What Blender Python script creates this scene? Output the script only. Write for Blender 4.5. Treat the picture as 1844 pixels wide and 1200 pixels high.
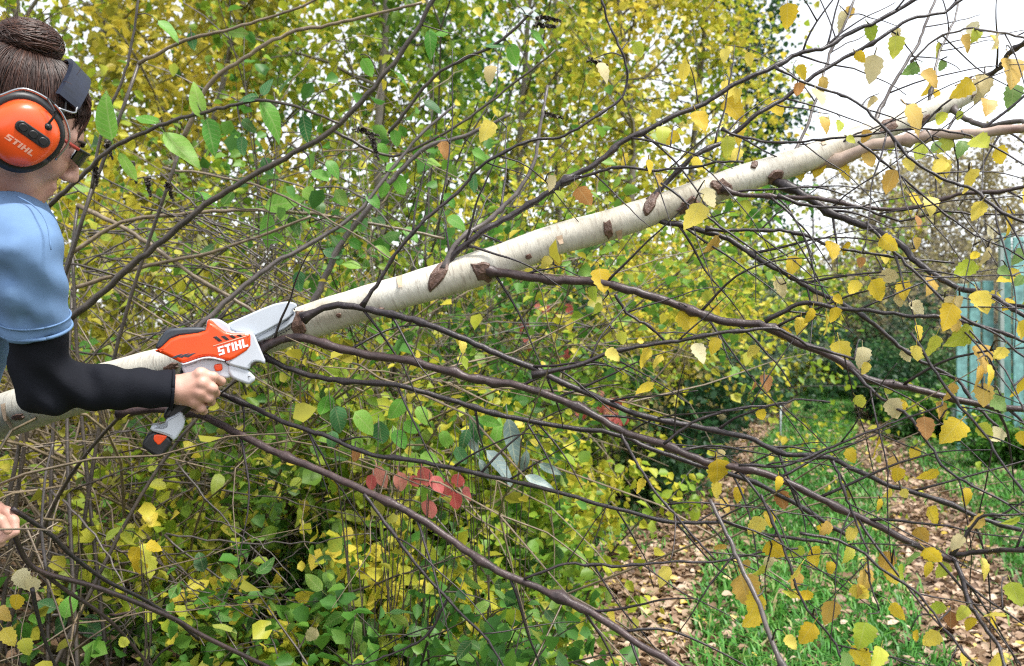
import bpy, bmesh, math, random
import numpy as np
from mathutils import Vector, Matrix

random.seed(7)
RNG = np.random.default_rng(11)
SC = bpy.context.scene
COL = SC.collection
for o in list(bpy.data.objects):
    bpy.data.objects.remove(o)

# ------------------------------------------------------------ camera, sky, sun, exposure
CAM_H = 1.15
FPX = 1534.0                      # focal length in pixels of the 1844 wide photograph
cam_d = bpy.data.cameras.new('camera')
cam_d.sensor_fit = 'HORIZONTAL'
cam_d.sensor_width = 36.0
cam_d.lens = FPX / 1844.0 * 36.0
cam_d.clip_start = 0.05
cam_d.clip_end = 500.0
cam = bpy.data.objects.new('camera', cam_d)
COL.objects.link(cam)
cam.location = (0, 0, CAM_H)
cam.rotation_euler = (math.radians(90), 0, 0)
cam_d.dof.use_dof = True
cam_d.dof.focus_distance = 1.5
cam_d.dof.aperture_fstop = 6.7
SC.camera = cam

SUN_EL, SUN_AZ = math.radians(66), math.radians(125)    # azimuth measured from +Y towards +X
world = bpy.data.worlds.new('World')
SC.world = world
world.use_nodes = True
wn = world.node_tree
wn.nodes.clear()
w_out = wn.nodes.new('ShaderNodeOutputWorld')
w_bg = wn.nodes.new('ShaderNodeBackground')
w_sky = wn.nodes.new('ShaderNodeTexSky')
w_hsv = wn.nodes.new('ShaderNodeHueSaturation')
w_sky.sky_type = 'NISHITA'
w_sky.sun_disc = False
w_sky.sun_elevation = SUN_EL
w_sky.sun_rotation = SUN_AZ
w_sky.air_density = 1.0
w_sky.dust_density = 1.5
w_sky.ozone_density = 1.0
w_hsv.inputs['Saturation'].default_value = 0.22       # overcast: the same sky with its blue washed out
w_bg.inputs['Strength'].default_value = 0.10
wn.links.new(w_sky.outputs[0], w_hsv.inputs['Color'])
wn.links.new(w_hsv.outputs[0], w_bg.inputs['Color'])
wn.links.new(w_bg.outputs[0], w_out.inputs['Surface'])

sun_d = bpy.data.lights.new('sun', 'SUN')
sun_d.energy = 1.5
sun_d.angle = math.radians(12)
sun_d.color = (1.0, 0.96, 0.9)
sun = bpy.data.objects.new('sun', sun_d)
COL.objects.link(sun)
sun_dir = Vector((math.sin(SUN_AZ) * math.cos(SUN_EL), math.cos(SUN_AZ) * math.cos(SUN_EL), math.sin(SUN_EL)))
sun.rotation_euler = sun_dir.to_track_quat('Z', 'Y').to_euler()
sun.location = (8, 6, 14)

SC.view_settings.view_transform = 'Standard'
SC.view_settings.look = 'None'
SC.view_settings.gamma = 1.0
SC.view_settings.use_curve_mapping = False
SC.view_settings.exposure = 1.88
SC.render.engine = 'CYCLES'
cy = SC.cycles
cy.max_bounces = 7
cy.diffuse_bounces = 4
cy.glossy_bounces = 2
cy.transmission_bounces = 4
cy.transparent_max_bounces = 4
cy.caustics_reflective = False
cy.caustics_refractive = False
cy.use_denoising = False
cy.pixel_filter_type = 'BLACKMAN_HARRIS'
cy.filter_width = 1.2

# ------------------------------------------------------------ helpers
def P(px, py, d):
    """photo pixel (1844 x 1200) at a distance d in front of the camera -> place in metres"""
    return np.array([(px - 922.0) / FPX * d, d, CAM_H - (py - 600.0) / FPX * d])

def to_px(p):
    p = np.asarray(p, float)
    return np.stack([922 + FPX * p[..., 0] / p[..., 1], 600 - FPX * (p[..., 2] - CAM_H) / p[..., 1]], -1)

def norm(v):
    v = np.asarray(v, float)
    return v / (np.linalg.norm(v, axis=-1, keepdims=True) + 1e-12)

def link(o, parent=None):
    COL.objects.link(o)
    if parent is not None:
        o.parent = parent
    return o

def tag(o, label=None, cat=None, group=None, kind=None):
    if label: o['label'] = label
    if cat: o['category'] = cat
    if group: o['group'] = group
    if kind: o['kind'] = kind
    return o

def empty(name, loc, label=None, cat=None, group=None):
    o = bpy.data.objects.new(name, None)
    o.location = loc
    o.empty_display_size = 0.05
    COL.objects.link(o)
    bpy.context.view_layer.update()
    return tag(o, label, cat, group)

def mesh_np(name, V, F, smooth=False):
    """mesh from numpy: V (n,3); F (m,k) with the same k for every face"""
    V = np.asarray(V, np.float32); F = np.asarray(F, np.int32)
    me = bpy.data.meshes.new(name)
    m, k = F.shape
    me.vertices.add(len(V)); me.vertices.foreach_set('co', V.ravel())
    me.loops.add(m * k); me.loops.foreach_set('vertex_index', F.ravel())
    me.polygons.add(m)
    me.polygons.foreach_set('loop_start', np.arange(0, m * k, k, dtype=np.int32))
    me.polygons.foreach_set('loop_total', np.full(m, k, np.int32))
    if smooth:
        me.polygons.foreach_set('use_smooth', np.ones(m, bool))
    me.update(calc_edges=True)
    return me

def obj(name, me, mat, parent=None, world_coords=True):
    """links a mesh; coordinates are in the world, so a child undoes its parent's place"""
    if mat is not None:
        me.materials.clear(); me.materials.append(mat)
    o = bpy.data.objects.new(name, me)
    COL.objects.link(o)
    if parent is not None:
        o.parent = parent
        if world_coords:
            o.matrix_parent_inverse = WORLD_INV(parent)
    return o

def WORLD_INV(p):
    m = Matrix.Identity(4)
    q = p
    while q is not None:
        m = q.matrix_parent_inverse @ q.matrix_basis @ m if q.parent else q.matrix_basis @ m
        q = q.parent
    return m.inverted()

def add_attr(me, name, arr):
    a = me.attributes.new(name, 'FLOAT', 'FACE')
    a.data.foreach_set('value', np.asarray(arr, np.float32))

def catmull(pts, n):
    pts = np.asarray(pts, float)
    if len(pts) < 3:
        t = np.linspace(0, 1, n)[:, None]
        return pts[0] * (1 - t) + pts[-1] * t
    q = np.vstack([2 * pts[0] - pts[1], pts, 2 * pts[-1] - pts[-2]])
    seg = np.linalg.norm(np.diff(pts[:, :3], axis=0), axis=1)
    cum = np.concatenate([[0], np.cumsum(seg)])
    u = np.linspace(0, cum[-1], n)
    i = np.clip(np.searchsorted(cum, u, side='right') - 1, 0, len(pts) - 2)
    t = ((u - cum[i]) / (seg[i] + 1e-9))[:, None]
    p0, p1, p2, p3 = q[i], q[i + 1], q[i + 2], q[i + 3]
    return 0.5 * (2 * p1 + (p2 - p0) * t + (2 * p0 - 5 * p1 + 4 * p2 - p3) * t ** 2 + (3 * p1 - p0 - 3 * p2 + p3) * t ** 3)

def tube(pts, rad, k=6):
    """open tapered tube; returns V, F (quads)"""
    pts = np.asarray(pts, float); n = len(pts)
    rad = np.broadcast_to(np.asarray(rad, float), (n,))
    t = norm(np.gradient(pts, axis=0))
    ref = np.array([0, 0, 1.0]) if abs(t[0][2]) < 0.9 else np.array([1.0, 0, 0])
    a = norm(np.cross(t, ref)); b = np.cross(t, a)
    ang = np.linspace(0, 2 * np.pi, k, endpoint=False)
    V = pts[:, None, :] + rad[:, None, None] * (np.cos(ang)[None, :, None] * a[:, None, :] + np.sin(ang)[None, :, None] * b[:, None, :])
    V = V.reshape(-1, 3)
    i = np.arange(n - 1)[:, None] * k; j = np.arange(k)[None, :]; j2 = (j + 1) % k
    F = np.stack([i + j, i + j2, i + k + j2, i + k + j], -1).reshape(-1, 4)
    return V, F

class Acc:
    """collects many quads into one mesh"""
    def __init__(self): self.V = []; self.F = []; self.n = 0; self.T = []
    def add(self, V, F, tint=None):
        self.V.append(V); self.F.append(F + self.n); self.n += len(V)
        if tint is not None: self.T.append(np.broadcast_to(tint, (len(F),)))
    def tube(self, pts, rad, k=4, tint=None):
        V, F = tube(pts, rad, k); self.add(V, F, tint)
    def mesh(self, name, smooth=True):
        me = mesh_np(name, np.vstack(self.V), np.vstack(self.F), smooth)
        if self.T: add_attr(me, 'tint', np.concatenate(self.T))
        return me

def tube_mesh(name, pts, rad, k=8, smooth=True):
    """closed tapered tube with a UV map (u around, v along in metres)"""
    V, F = tube(pts, rad, k)
    pts = np.asarray(pts, float); n = len(pts)
    V = np.vstack([V, pts[0], pts[-1]])
    faces = [tuple(f) for f in F]
    for j in range(k):
        faces.append((n * k, (j + 1) % k, j)); faces.append((n * k + 1, (n - 1) * k + j, (n - 1) * k + (j + 1) % k))
    me = bpy.data.meshes.new(name)
    me.from_pydata(V.tolist(), [], faces)
    if smooth: me.polygons.foreach_set('use_smooth', np.ones(len(faces), bool))
    uv = me.uv_layers.new(name='UVMap')
    L = np.concatenate([[0], np.cumsum(np.linalg.norm(np.diff(pts, axis=0), axis=1))])
    data = []
    for f in faces:
        for c, vi in enumerate(f):
            if vi >= n * k: data += [0.5, L[0] if vi == n * k else L[-1]]; continue
            i, j = divmod(vi, k)
            wrap = (k - 1 in [x % k for x in f if x < n * k]) and j == 0 and len(f) == 4
            data += [(j + (k if wrap else 0)) / k, L[i]]
    uv.data.foreach_set('uv', np.array(data, np.float32))
    me.update()
    return me

# ------------------------------------------------------------ materials
def nt(name):
    m = bpy.data.materials.new(name); m.use_nodes = True
    t = m.node_tree; b = t.nodes['Principled BSDF']
    return m, t, b

def ramp(t, stops):
    r = t.nodes.new('ShaderNodeValToRGB')
    e = r.color_ramp.elements
    while len(e) < len(stops): e.new(0.5)
    for el, (p, c) in zip(e, stops):
        el.position = p; el.color = (*c, 1)
    return r

def noise(t, scale, detail=3, rough=0.6, vec=None):
    n = t.nodes.new('ShaderNodeTexNoise')
    n.inputs['Scale'].default_value = scale; n.inputs['Detail'].default_value = detail; n.inputs['Roughness'].default_value = rough
    if vec is not None: t.links.new(vec, n.inputs['Vector'])
    return n

def bump(t, b, height, strength=0.4, dist=0.01):
    u = t.nodes.new('ShaderNodeBump')
    u.inputs['Strength'].default_value = strength; u.inputs['Distance'].default_value = dist
    t.links.new(height, u.inputs['Height']); t.links.new(u.outputs[0], b.inputs['Normal'])
    return u

def leaf_mat(name, stops, source='tint', rough=0.45, trans=0.45, spec=0.35, blotch=0.25):
    m, t, b = nt(name)
    r = ramp(t, stops)
    if source == 'tint':
        a = t.nodes.new('ShaderNodeAttribute'); a.attribute_name = 'tint'; val = a.outputs['Fac']
    else:
        a = t.nodes.new('ShaderNodeObjectInfo'); val = a.outputs['Random']
    tc = t.nodes.new('ShaderNodeTexCoord')
    n = noise(t, 40 if source == 'tint' else 2.6, 3, 0.6, tc.outputs['Object'])
    ad = t.nodes.new('ShaderNodeMath'); ad.operation = 'MULTIPLY_ADD'
    t.links.new(n.outputs[0], ad.inputs[0]); ad.inputs[1].default_value = blotch
    sub = t.nodes.new('ShaderNodeMath'); sub.operation = 'SUBTRACT'
    t.links.new(val, sub.inputs[0]); sub.inputs[1].default_value = blotch * 0.5
    t.links.new(sub.outputs[0], ad.inputs[2])
    t.links.new(ad.outputs[0], r.inputs['Fac'])
    colour = r.outputs[0]
    if source != 'tint':                                  # midrib, side veins and browned spots of a large leaf
        sx = t.nodes.new('ShaderNodeSeparateXYZ'); t.links.new(tc.outputs['Object'], sx.inputs[0])
        ab = t.nodes.new('ShaderNodeMath'); ab.operation = 'ABSOLUTE'; t.links.new(sx.outputs['X'], ab.inputs[0])
        vy = t.nodes.new('ShaderNodeMath'); vy.operation = 'MULTIPLY_ADD'; t.links.new(ab.outputs[0], vy.inputs[0]); vy.inputs[1].default_value = -.8; t.links.new(sx.outputs['Y'], vy.inputs[2])
        sn_ = t.nodes.new('ShaderNodeMath'); sn_.operation = 'MULTIPLY'; t.links.new(vy.outputs[0], sn_.inputs[0]); sn_.inputs[1].default_value = 52
        si = t.nodes.new('ShaderNodeMath'); si.operation = 'SINE'; t.links.new(sn_.outputs[0], si.inputs[0])
        vr = ramp(t, [(.86, (0, 0, 0)), (.98, (1, 1, 1))]); t.links.new(si.outputs[0], vr.inputs['Fac'])
        mr = ramp(t, [(.008, (1, 1, 1)), (.022, (0, 0, 0))]); t.links.new(ab.outputs[0], mr.inputs['Fac'])
        mxv = t.nodes.new('ShaderNodeMath'); mxv.operation = 'MAXIMUM'; t.links.new(vr.outputs[0], mxv.inputs[0]); t.links.new(mr.outputs[0], mxv.inputs[1])
        mf = t.nodes.new('ShaderNodeMath'); mf.operation = 'MULTIPLY'; t.links.new(mxv.outputs[0], mf.inputs[0]); mf.inputs[1].default_value = .18
        lt = t.nodes.new('ShaderNodeMix'); lt.data_type = 'RGBA'; t.links.new(mf.outputs[0], lt.inputs['Factor']); t.links.new(colour, lt.inputs['A']); lt.inputs['B'].default_value = (.85, .80, .45, 1)
        oi = t.nodes.new('ShaderNodeObjectInfo')
        sp = t.nodes.new('ShaderNodeTexNoise'); sp.noise_dimensions = '4D'; sp.inputs['Scale'].default_value = 6; sp.inputs['Detail'].default_value = 4
        t.links.new(tc.outputs['Object'], sp.inputs['Vector']); wv = t.nodes.new('ShaderNodeMath'); wv.operation = 'MULTIPLY'; wv.inputs[1].default_value = 50; t.links.new(oi.outputs['Random'], wv.inputs[0]); t.links.new(wv.outputs[0], sp.inputs['W'])
        sr = ramp(t, [(.60, (0, 0, 0)), (.72, (1, 1, 1))]); t.links.new(sp.outputs[0], sr.inputs['Fac'])
        sm = t.nodes.new('ShaderNodeMath'); sm.operation = 'MULTIPLY'; sm.inputs[1].default_value = .3; t.links.new(sr.outputs[0], sm.inputs[0])
        bw = t.nodes.new('ShaderNodeMix'); bw.data_type = 'RGBA'; t.links.new(sm.outputs[0], bw.inputs['Factor']); t.links.new(lt.outputs['Result'], bw.inputs['A']); bw.inputs['B'].default_value = (.20, .10, .03, 1)
        colour = bw.outputs['Result']
    t.links.new(colour, b.inputs['Base Color'])
    b.inputs['Roughness'].default_value = rough
    b.inputs['Specular IOR Level'].default_value = spec
    tr = t.nodes.new('ShaderNodeBsdfTranslucent'); t.links.new(colour, tr.inputs['Color'])
    mx = t.nodes.new('ShaderNodeMixShader'); mx.inputs['Fac'].default_value = trans
    t.links.new(b.outputs[0], mx.inputs[1]); t.links.new(tr.outputs[0], mx.inputs[2])
    t.links.new(mx.outputs[0], t.nodes['Material Output'].inputs['Surface'])
    return m

def plain(name, col, rough=0.5, metal=0.0, spec=0.5, nscale=0, namp=0.15, bstr=0.0, coat=0.0):
    m, t, b = nt(name)
    b.inputs['Base Color'].default_value = (*col, 1)
    b.inputs['Roughness'].default_value = rough
    b.inputs['Metallic'].default_value = metal
    b.inputs['Specular IOR Level'].default_value = spec
    b.inputs['Coat Weight'].default_value = coat
    if nscale:
        tc = t.nodes.new('ShaderNodeTexCoord')
        n = noise(t, nscale, 4, 0.6, tc.outputs['Object'])
        lo = tuple(max(0, c * (1 - namp)) for c in col); hi = tuple(min(1, c * (1 + namp)) for c in col)
        r = ramp(t, [(0.3, lo), (0.7, hi)])
        t.links.new(n.outputs[0], r.inputs['Fac']); t.links.new(r.outputs[0], b.inputs['Base Color'])
        if bstr: bump(t, b, n.outputs[0], bstr, 0.004)
    return m

G_, YG, YE = (.035, .085, .018), (.17, .20, .03), (.50, .38, .04)
LM = {
 'yellowgreen': leaf_mat('leaf_yellowgreen', [(0, (.05, .14, .02)), (.40, (.24, .38, .035)), (.75, (.56, .54, .05)), (1, (.78, .62, .08))]),
 'yellow': leaf_mat('leaf_yellow', [(0, (.30, .38, .04)), (.4, (.60, .56, .06)), (.8, (.78, .64, .10)), (1, (.82, .72, .24))]),
 'green': leaf_mat('leaf_green', [(0, (.03, .10, .025)), (.5, (.09, .25, .035)), (.85, (.22, .38, .05)), (1, (.50, .48, .06))]),
 'darkgreen': leaf_mat('leaf_darkgreen', [(0, (.012, .045, .02)), (.6, (.035, .11, .04)), (1, (.11, .20, .06))]),
 'grey': leaf_mat('leaf_greygreen', [(0, (.03, .07, .045)), (.6, (.09, .15, .10)), (1, (.24, .29, .17))]),
 'olive': leaf_mat('leaf_olive', [(0, (.07, .09, .015)), (.5, (.32, .31, .035)), (1, (.66, .52, .06))]),
 'ochre': leaf_mat('leaf_ochre', [(0, (.13, .11, .09)), (.5, (.30, .26, .15)), (.85, (.44, .38, .15)), (1, (.54, .48, .16))]),
 'litter': leaf_mat('leaf_litter', [(0, (.07, .04, .025)), (.4, (.24, .15, .09)), (.75, (.45, .32, .22)), (.9, (.60, .47, .36)), (1, (.55, .40, .06))], trans=.12, rough=.5),
 'red': leaf_mat('leaf_red', [(0, (.52, .08, .08)), (.6, (.70, .18, .18)), (1, (.78, .34, .26))], source='object', blotch=.4),
 # large leaves, one object each
 'b_yellow': leaf_mat('birch_leaf_yellow', [(0, (.72, .50, .03)), (.5, (.85, .64, .05)), (1, (.88, .74, .16))], 'object', blotch=.5),
 'b_pale': leaf_mat('birch_leaf_pale', [(0, (.68, .54, .24)), (1, (.82, .74, .46))], 'object', blotch=.5),
 'b_yellowgreen': leaf_mat('birch_leaf_lime', [(0, (.40, .52, .05)), (1, (.72, .70, .10))], 'object', blotch=.6),
 'b_green': leaf_mat('birch_leaf_green', [(0, (.18, .34, .08)), (1, (.32, .48, .16))], 'object', blotch=.5),
 'b_tan': leaf_mat('birch_leaf_tan', [(0, (.60, .36, .07)), (1, (.80, .56, .15))], 'object', blotch=.6),
 'b_orange': leaf_mat('birch_leaf_brown', [(0, (.34, .14, .05)), (1, (.60, .30, .10))], 'object', blotch=.6),
 'broad': leaf_mat('broad_leaf_green', [(0, (.09, .32, .04)), (.6, (.20, .48, .07)), (1, (.34, .58, .10))], 'object', blotch=.3, trans=.55),
 'broad_dark': leaf_mat('broad_leaf_dark', [(0, (.03, .13, .04)), (1, (.09, .25, .09))], 'object', blotch=.3),
 'silver': leaf_mat('leaf_silver', [(0, (.13, .20, .18)), (1, (.25, .33, .33))], 'object', blotch=.3, trans=.15),
 'o_yellowgreen': leaf_mat('shrub_leaf_yellowgreen', [(0, (.10, .24, .03)), (.5, (.36, .44, .05)), (1, (.74, .58, .06))], 'object', blotch=.3),
 'o_green': leaf_mat('shrub_leaf_green', [(0, (.03, .10, .028)), (.6, (.095, .24, .042)), (.85, (.20, .34, .06)), (1, (.40, .44, .08))], 'object', blotch=.3),
 'o_litter': leaf_mat('fallen_leaf', [(0, (.16, .09, .05)), (.4, (.42, .29, .19)), (.8, (.62, .47, .35)), (1, (.60, .43, .08))], 'object', blotch=.4, trans=.12),
}

def bark_mat(name, c0, c1, scale=60, bstr=.6):
    m, t, b = nt(name)
    tc = t.nodes.new('ShaderNodeTexCoord')
    n = noise(t, scale, 5, .65, tc.outputs['Object'])
    n2 = noise(t, scale * .12, 3, .6, tc.outputs['Object'])
    mx = t.nodes.new('ShaderNodeMath'); mx.operation = 'MULTIPLY_ADD'; mx.inputs[1].default_value = .5
    t.links.new(n.outputs[0], mx.inputs[0])
    h = t.nodes.new('ShaderNodeMath'); h.operation = 'MULTIPLY'; h.inputs[1].default_value = .5
    t.links.new(n2.outputs[0], h.inputs[0]); t.links.new(h.outputs[0], mx.inputs[2])
    r = ramp(t, [(.32, c0), (.68, c1)])
    t.links.new(mx.outputs[0], r.inputs['Fac']); t.links.new(r.outputs[0], b.inputs['Base Color'])
    b.inputs['Roughness'].default_value = .42; b.inputs['Specular IOR Level'].default_value = .55
    bump(t, b, n.outputs[0], bstr, .003)
    return m

M_TWIG = bark_mat('bark_dark_birch', (.009, .007, .009), (.045, .032, .034), 90)
M_TWIG2 = bark_mat('bark_red_brown', (.018, .011, .012), (.085, .052, .050), 70)
M_STEM_TAN = bark_mat('bark_tan', (.08, .06, .04), (.30, .23, .15), 45)
M_STEM_GREY = bark_mat('bark_grey', (.04, .034, .034), (.15, .125, .115), 45)
M_STEM_DARK = bark_mat('bark_dark', (.02, .016, .014), (.09, .07, .055), 45)
M_TRUNK_BG = bark_mat('bark_tree', (.05, .045, .035), (.20, .17, .13), 14)

# ------------------------------------------------------------ ground, path
PATH = np.array([[0.55, 0.5], [0.95, 2.0], [1.12, 3.2], [1.55, 4.5], [2.1, 5.9], [2.75, 8.0], [3.32, 9.4], [4.35, 12.0], [6.5, 17.6], [8.6, 23.0], [11.0, 30.0]])
PC = catmull(np.c_[PATH, np.zeros(len(PATH))], 160)[:, :2]

def path_off(x, y):
    """signed offset from the middle of the track (negative = left) and place along it"""
    x = np.asarray(x, float); y = np.asarray(y, float)
    cx = np.interp(y, PC[:, 1], PC[:, 0])
    sl = np.gradient(PC[:, 0], PC[:, 1]); s = np.interp(y, PC[:, 1], sl)
    return (x - cx) / np.sqrt(1 + s * s)

def gz(x, y):
    o = path_off(x, y)
    x = np.asarray(x, float); y = np.asarray(y, float)
    left = np.clip((-o - 1.1) / 1.6, 0, 1); left = left * left * (3 - 2 * left)
    right = np.clip((o - 1.3) / 1.8, 0, 1); right = right * right * (3 - 2 * right)
    w = np.clip((np.abs(o) - .9) / 1.0, 0, 1)
    n = .05 * np.sin(1.7 * x + .6 * y) * np.sin(1.3 * y - .8 * x) + .03 * np.sin(4.1 * x + 1.0) * np.sin(3.7 * y)
    fade = np.clip((y - 1.6) / 1.2, 0, 1)
    return (left * .22 * fade + right * .15 * fade + w * n) + np.where(np.abs(o) < .95, -.025 * np.exp(-((np.abs(o) - .68) / .2) ** 2), 0)

def sheet(xs, ys, dz=0.0, fn=None):
    X, Y = np.meshgrid(xs, ys)
    Z = (fn or gz)(X, Y) + dz
    V = np.stack([X, Y, Z], -1).reshape(-1, 3)
    nx, ny = len(xs), len(ys)
    i = np.arange(ny - 1)[:, None] * nx; j = np.arange(nx - 1)[None, :]
    F = np.stack([i + j, i + j + 1, i + nx + j + 1, i + nx + j], -1).reshape(-1, 4)
    return V, F

def soil_mat(name, stops, scale, bstr=.8, fine=55):
    m, t, b = nt(name)
    tc = t.nodes.new('ShaderNodeTexCoord')
    n = noise(t, scale, 6, .7, tc.outputs['Object'])
    n2 = noise(t, fine, 4, .7, tc.outputs['Object'])
    a = t.nodes.new('ShaderNodeMath'); a.operation = 'MULTIPLY_ADD'; a.inputs[1].default_value = .5
    t.links.new(n2.outputs[0], a.inputs[0])
    h = t.nodes.new('ShaderNodeMath'); h.operation = 'MULTIPLY'; h.inputs[1].default_value = .5
    t.links.new(n.outputs[0], h.inputs[0]); t.links.new(h.outputs[0], a.inputs[2])
    r = ramp(t, stops); t.links.new(a.outputs[0], r.inputs['Fac'])
    t.links.new(r.outputs[0], b.inputs['Base Color'])
    b.inputs['Roughness'].default_value = .9; b.inputs['Specular IOR Level'].default_value = .2
    bump(t, b, n2.outputs[0], bstr, .03)
    return m

M_GROUND = soil_mat('forest_soil', [(.3, (.022, .016, .010)), (.48, (.06, .045, .025)), (.58, (.06, .07, .022)), (.7, (.11, .085, .05))], 2.2)
M_PATH = soil_mat('trodden_earth', [(.3, (.07, .045, .03)), (.5, (.16, .11, .08)), (.7, (.28, .20, .15))], 5)

xs = np.unique(np.concatenate([np.linspace(-70, -8, 20), np.linspace(-8, 12, 130), np.linspace(12, 70, 20)]))
ys = np.unique(np.concatenate([np.linspace(-30, 0, 12), np.linspace(0, 14, 120), np.linspace(14, 140, 34)]))
V, F = sheet(xs, ys)
ground = obj('ground', mesh_np('ground', V, F, True), M_GROUND)
tag(ground, kind='structure')
# two wheel tracks of trodden earth make the path
u = np.linspace(0, 1, 150); pc = PC[np.clip((u * 159).astype(int), 0, 159)]
acc = Acc()
tang = norm(np.gradient(PC, axis=0)); nor = np.stack([tang[:, 1], -tang[:, 0]], -1)
for side in (-1, 1):
    offs = np.linspace(-.33, .33, 9)
    wob = .05 * np.sin(np.arange(160) * .7 + side) + .03 * np.sin(np.arange(160) * 1.9)
    c = PC[:, None, :] + nor[:, None, :] * ((side * .68 + offs[None, :]) + wob[:, None] * (np.abs(offs)[None, :] > .2))[..., None]
    Z = gz(c[..., 0], c[..., 1]) + .012
    V = np.concatenate([c, Z[..., None]], -1).reshape(-1, 3)
    i = np.arange(159)[:, None] * 9; j = np.arange(8)[None, :]
    acc.add(V, np.stack([i + j, i + j + 1, i + 9 + j + 1, i + 9 + j], -1).reshape(-1, 4))
path = obj('path', acc.mesh('path'), M_PATH)
tag(path, kind='structure')

M_TURF = soil_mat('turf', [(.3, (.03, .05, .015)), (.5, (.05, .16, .03)), (.64, (.09, .24, .045)), (.8, (.17, .18, .08))], 3)
acc = Acc()
for lo_, hi_ in ((-.40, .40), (-1.5, -.98), (.98, 1.9)):
    offs = np.linspace(lo_, hi_, 7)
    wob = .05 * np.sin(np.arange(160) * .9 + lo_) + .03 * np.sin(np.arange(160) * 2.3)
    c = PC[:, None, :] + nor[:, None, :] * (offs[None, :] + wob[:, None] * (np.abs(offs - (lo_ + hi_) / 2)[None, :] > (hi_ - lo_) * .4))[..., None]
    V = np.concatenate([c, (gz(c[..., 0], c[..., 1]) + .020)[..., None]], -1).reshape(-1, 3)
    i = np.arange(159)[:, None] * 7; j = np.arange(6)[None, :]
    acc.add(V, np.stack([i + j, i + j + 1, i + 7 + j + 1, i + 7 + j], -1).reshape(-1, 4))
turf = obj('turf', acc.mesh('turf'), M_TURF); tag(turf, kind='structure')

# ------------------------------------------------------------ leaves
def leaf_shape(kind, seed=0, fold=.18, curl=.25, n=9, petiole=.25):
    """one leaf of length 1 along +Y from the end of its stalk, face up +Z"""
    r = np.random.default_rng(seed)
    t = np.linspace(0, 1, n)
    if kind == 'birch':
        w = .46 * np.power(t, .45) * np.power(np.clip(1 - t, 0, 1), .85) * 1.75
        w *= 1 + .10 * np.where(np.arange(n) % 2 == 0, 1, -1) * (t > .1) * (t < .95)
    elif kind == 'ovate':
        w = .36 * np.power(t, .55) * np.power(1 - t, .75) * 1.9
    elif kind == 'lance':
        w = .20 * np.power(np.sin(np.pi * np.power(t, .8)), .8)
    else:  # round
        w = .5 * np.sqrt(np.clip(1 - (2 * t - 1) ** 2, 0, 1))
    w = np.clip(w, .004, None)
    bend = -curl * t ** 2 + .05 * np.sin(3 * t + seed)
    fl = fold * (1 + .3 * r.standard_normal())
    asym = .9 + .2 * r.random()
    wav = .03 * np.sin(t * 9 + r.random() * 6)
    mid = np.stack([.04 * np.sin(2.5 * t + seed), t, bend], -1)
    L = np.stack([mid[:, 0] - w * asym, t - .04 * w, bend + fl * w + wav], -1)
    R = np.stack([mid[:, 0] + w / asym, t - .04 * w, bend + fl * w - wav], -1)
    V = np.vstack([mid, L, R]); F = []
    for i in range(n - 1):
        F += [(i, n + i, n + i + 1, i + 1)[::-1], (i, 2 * n + i, 2 * n + i + 1, i + 1)]
    F = [tuple(f) for f in F]
    V = V.tolist()
    if petiole:
        b = len(V); q = .012
        for y, z in ((-petiole, .04), (0.02, 0)):
            V += [(-q, y, z), (q, y, z), (0, y, z + 1.7 * q)]
        F += [(b, b + 1, b + 4, b + 3), (b + 1, b + 2, b + 5, b + 4), (b + 2, b, b + 3, b + 5)]
    me = bpy.data.meshes.new(kind + '_leaf')
    me.from_pydata(V, [], F)
    me.polygons.foreach_set('use_smooth', np.ones(len(F), bool))
    me.update()
    return me

PROTO = {}
for kind, mats in (('birch', ('b_yellow', 'b_pale', 'b_yellowgreen', 'b_green', 'b_tan', 'b_orange')), ('lance', ('broad', 'broad_dark', 'silver')),
                   ('ovate', ('broad', 'broad_dark', 'red', 'o_yellowgreen', 'o_green')), ('litter', ('o_litter',))):
    for mt in mats:
        for v in range(3):
            crl = (.12, .35, .6)[v] if kind != 'litter' else (.15, .5, -.3)[v]
            me = leaf_shape('birch' if kind == 'litter' else kind, seed=v + 3, fold=(.15, .35, .05)[v], curl=crl, n=11 if kind == 'birch' else 8, petiole=.28 if kind != 'litter' else .2)
            me.materials.append(LM[mt])
            PROTO[(kind, mt, v)] = me

def frame(y, z):
    y = norm(y); z = np.asarray(z, float); z = norm(z - y * np.dot(z, y)); x = np.cross(y, z)
    return np.stack([x, y, z], -1)

def place_leaf(me, origin, axis, normal, size, parent, name='leaf', width=1.0):
    o = bpy.data.objects.new(name, me)
    R = frame(axis, normal)
    m = Matrix(R.tolist()).to_4x4() @ Matrix.Diagonal((size * width, size, size, 1))
    m.translation = Vector(origin)
    COL.objects.link(o)
    if parent is not None:
        o.parent = parent
        o.matrix_parent_inverse = WORLD_INV(parent)
    o.matrix_basis = m
    return o

def leaf_cloud(C, A, N, S, tint, wid=.42):
    """many small folded leaves in one mesh: centres, axes, normals, sizes (all arrays)"""
    n = len(C)
    A = norm(A); N = norm(N - A * np.sum(N * A, 1, keepdims=True)); X = np.cross(A, N)
    S = S[:, None]; W = (wid * (.8 + .4 * RNG.random(n)))[:, None] * S
    lift = N * W * .35
    base = C - A * S * .5; tip = C + A * S * .5 - N * S * .08
    l1 = C - A * S * .18 - X * W * .9 + lift; l2 = C + A * S * .16 - X * W * .72 + lift
    r1 = C - A * S * .18 + X * W * .9 + lift; r2 = C + A * S * .16 + X * W * .72 + lift
    V = np.stack([base, l1, l2, tip, r2, r1], 1).reshape(-1, 3)
    i = np.arange(n)[:, None] * 6
    F = np.stack([np.concatenate([i, i + 3, i + 2, i + 1], 1), np.concatenate([i, i + 5, i + 4, i + 3], 1)], 1).reshape(-1, 4)
    return V, F, np.repeat(tint, 2)

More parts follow.
